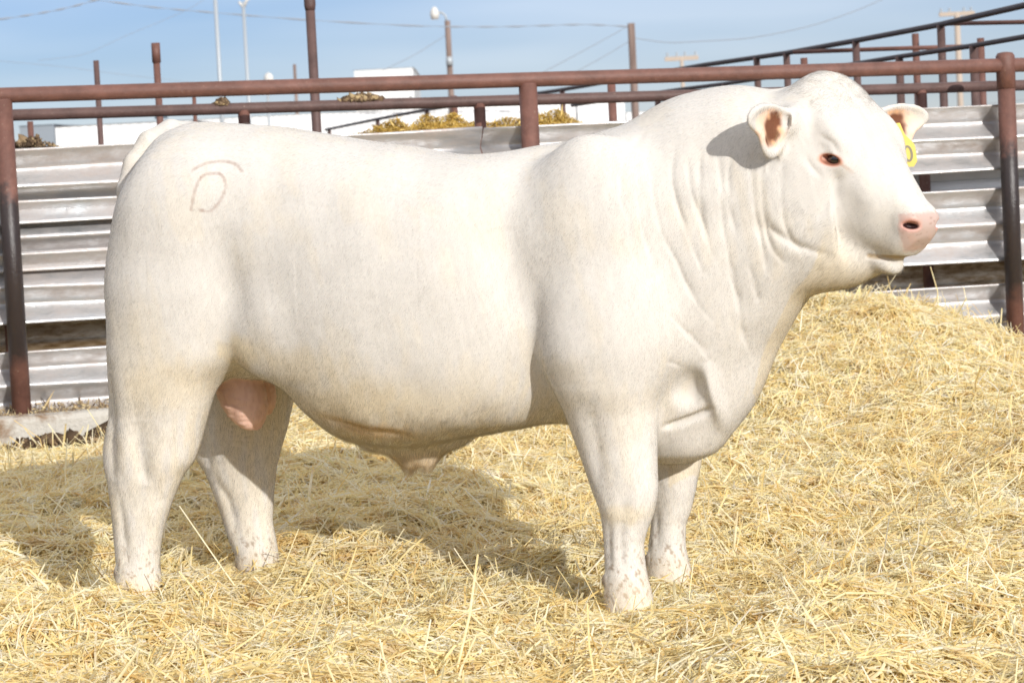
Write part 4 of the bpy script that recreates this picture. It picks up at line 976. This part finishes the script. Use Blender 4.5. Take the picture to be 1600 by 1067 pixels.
# --- eyes, hooves
m_eye, nt, b = material('dark eye', (.012, .008, .007), .06, spec=.7)
b.inputs['Coat Weight'].default_value = .6
for s in (-1, 1):
    bm = bmesh.new(); bmesh.ops.create_uvsphere(bm, u_segments=28, v_segments=18, radius=.0245)
    e = bpy.data.meshes.new('eye'); bm.to_mesh(e); bm.free(); o = link('eye', e, m_eye, bull); o.location = hp(EYE[0], s * .119, EYE[2])
m_hoof, nt, b = material('horn of the hoof', (.25, .19, .13), .55)
tc = N(nt, 'ShaderNodeTexCoord').outputs['Object']; nt.links.new(ramp(nt, noise(nt, mapped(nt, tc, 1, 1, 8), 12), [(.3, (.12, .09, .06)), (.7, (.36, .28, .19))]), b.inputs['Base Color'])
for x0, y0, z0 in ((-.80, -.20, -.02), (-.605, .20, .015), (.652, -.20, -.045), (.668, .17, -.045)):
    mb = MB()
    for s in (-1, 1):
        ring = [(-.062, .012), (-.05, .028), (0, .036), (.045, .030), (.078, .012), (.078, 0), (-.062, 0)]
        lo_ = [(x * 1.06, s * (y + .004), -.03) for x, y in ring]; hi_ = [(x * .88 - .006, s * (y * .92 + .004), .03) for x, y in ring]; k = len(ring)
        mb.add(lo_ + hi_, [(i, (i + 1) % k, k + (i + 1) % k, k + i) for i in range(k)] + [tuple(range(k)), tuple(range(k, 2 * k))])
    o = mb.build('hoof', m_hoof, bull); o.location = (x0, y0, z0)
    bv = o.modifiers.new('b', 'BEVEL'); bv.width = .006; bv.segments = 2

# --- ear tag
m_tag, nt, b = material('yellow plastic', (.86, .68, .18), .45); m_num, nt, b = material('grey ink', (.30, .27, .20), .7)
tc_ = at(1410.5, 228, 6.96); yw = R(-14); tx = np.array([math.cos(yw), math.sin(yw), 0]); ty = np.array([-math.sin(yw), math.cos(yw), 0]); tz = np.array([-.10, 0, 1.])
def tp(u, v, d): return tx * u + tz * v + ty * d
out = [(-.009, .062), (.001, .062), (.010, .030), (.031, .004), (.033, -.004), (.033, -.044), (.022, -.058), (-.022, -.058), (-.033, -.044), (-.033, -.004), (-.026, .008), (-.012, .030)]
mb = MB(); k = len(out); mb.add([tp(u, v, -.0012) for u, v in out] + [tp(u, v, .0012) for u, v in out], [tuple(range(k)), tuple(range(k, 2 * k))] + [(i, (i + 1) % k, k + (i + 1) % k, k + i) for i in range(k)])
et = mb.build('ear_tag', m_tag); et.location = tc_; tag(et, 'yellow plastic tag with a grey 0, hanging under the far ear', 'ear tag')
mb = MB(); m_ = 40; vs = []
for d_ in (-.0020, -.0013):
    for q_ in (1.0, .58):
        for i in range(m_): a_ = 2 * math.pi * i / m_; vs.append(tp(.012 + .0125 * (1 if q_ == 1 else .50) * math.cos(a_), -.022 + .0225 * (1 if q_ == 1 else .74) * math.sin(a_), d_))
fs = []
for i in range(m_):
    j = (i + 1) % m_; fs += [(i, j, m_ + j, m_ + i), (2 * m_ + i, 3 * m_ + i, 3 * m_ + j, 2 * m_ + j), (i, 2 * m_ + i, 2 * m_ + j, j), (m_ + i, m_ + j, 3 * m_ + j, 3 * m_ + i)]
mb.add(vs, fs); mb.build('numeral', m_num, et)
mb = MB(); mb.tube([tp(-.004, .055, -.004), tp(-.004, .055, .004)], .006, 12); mb.build('stud', m_tag, et)
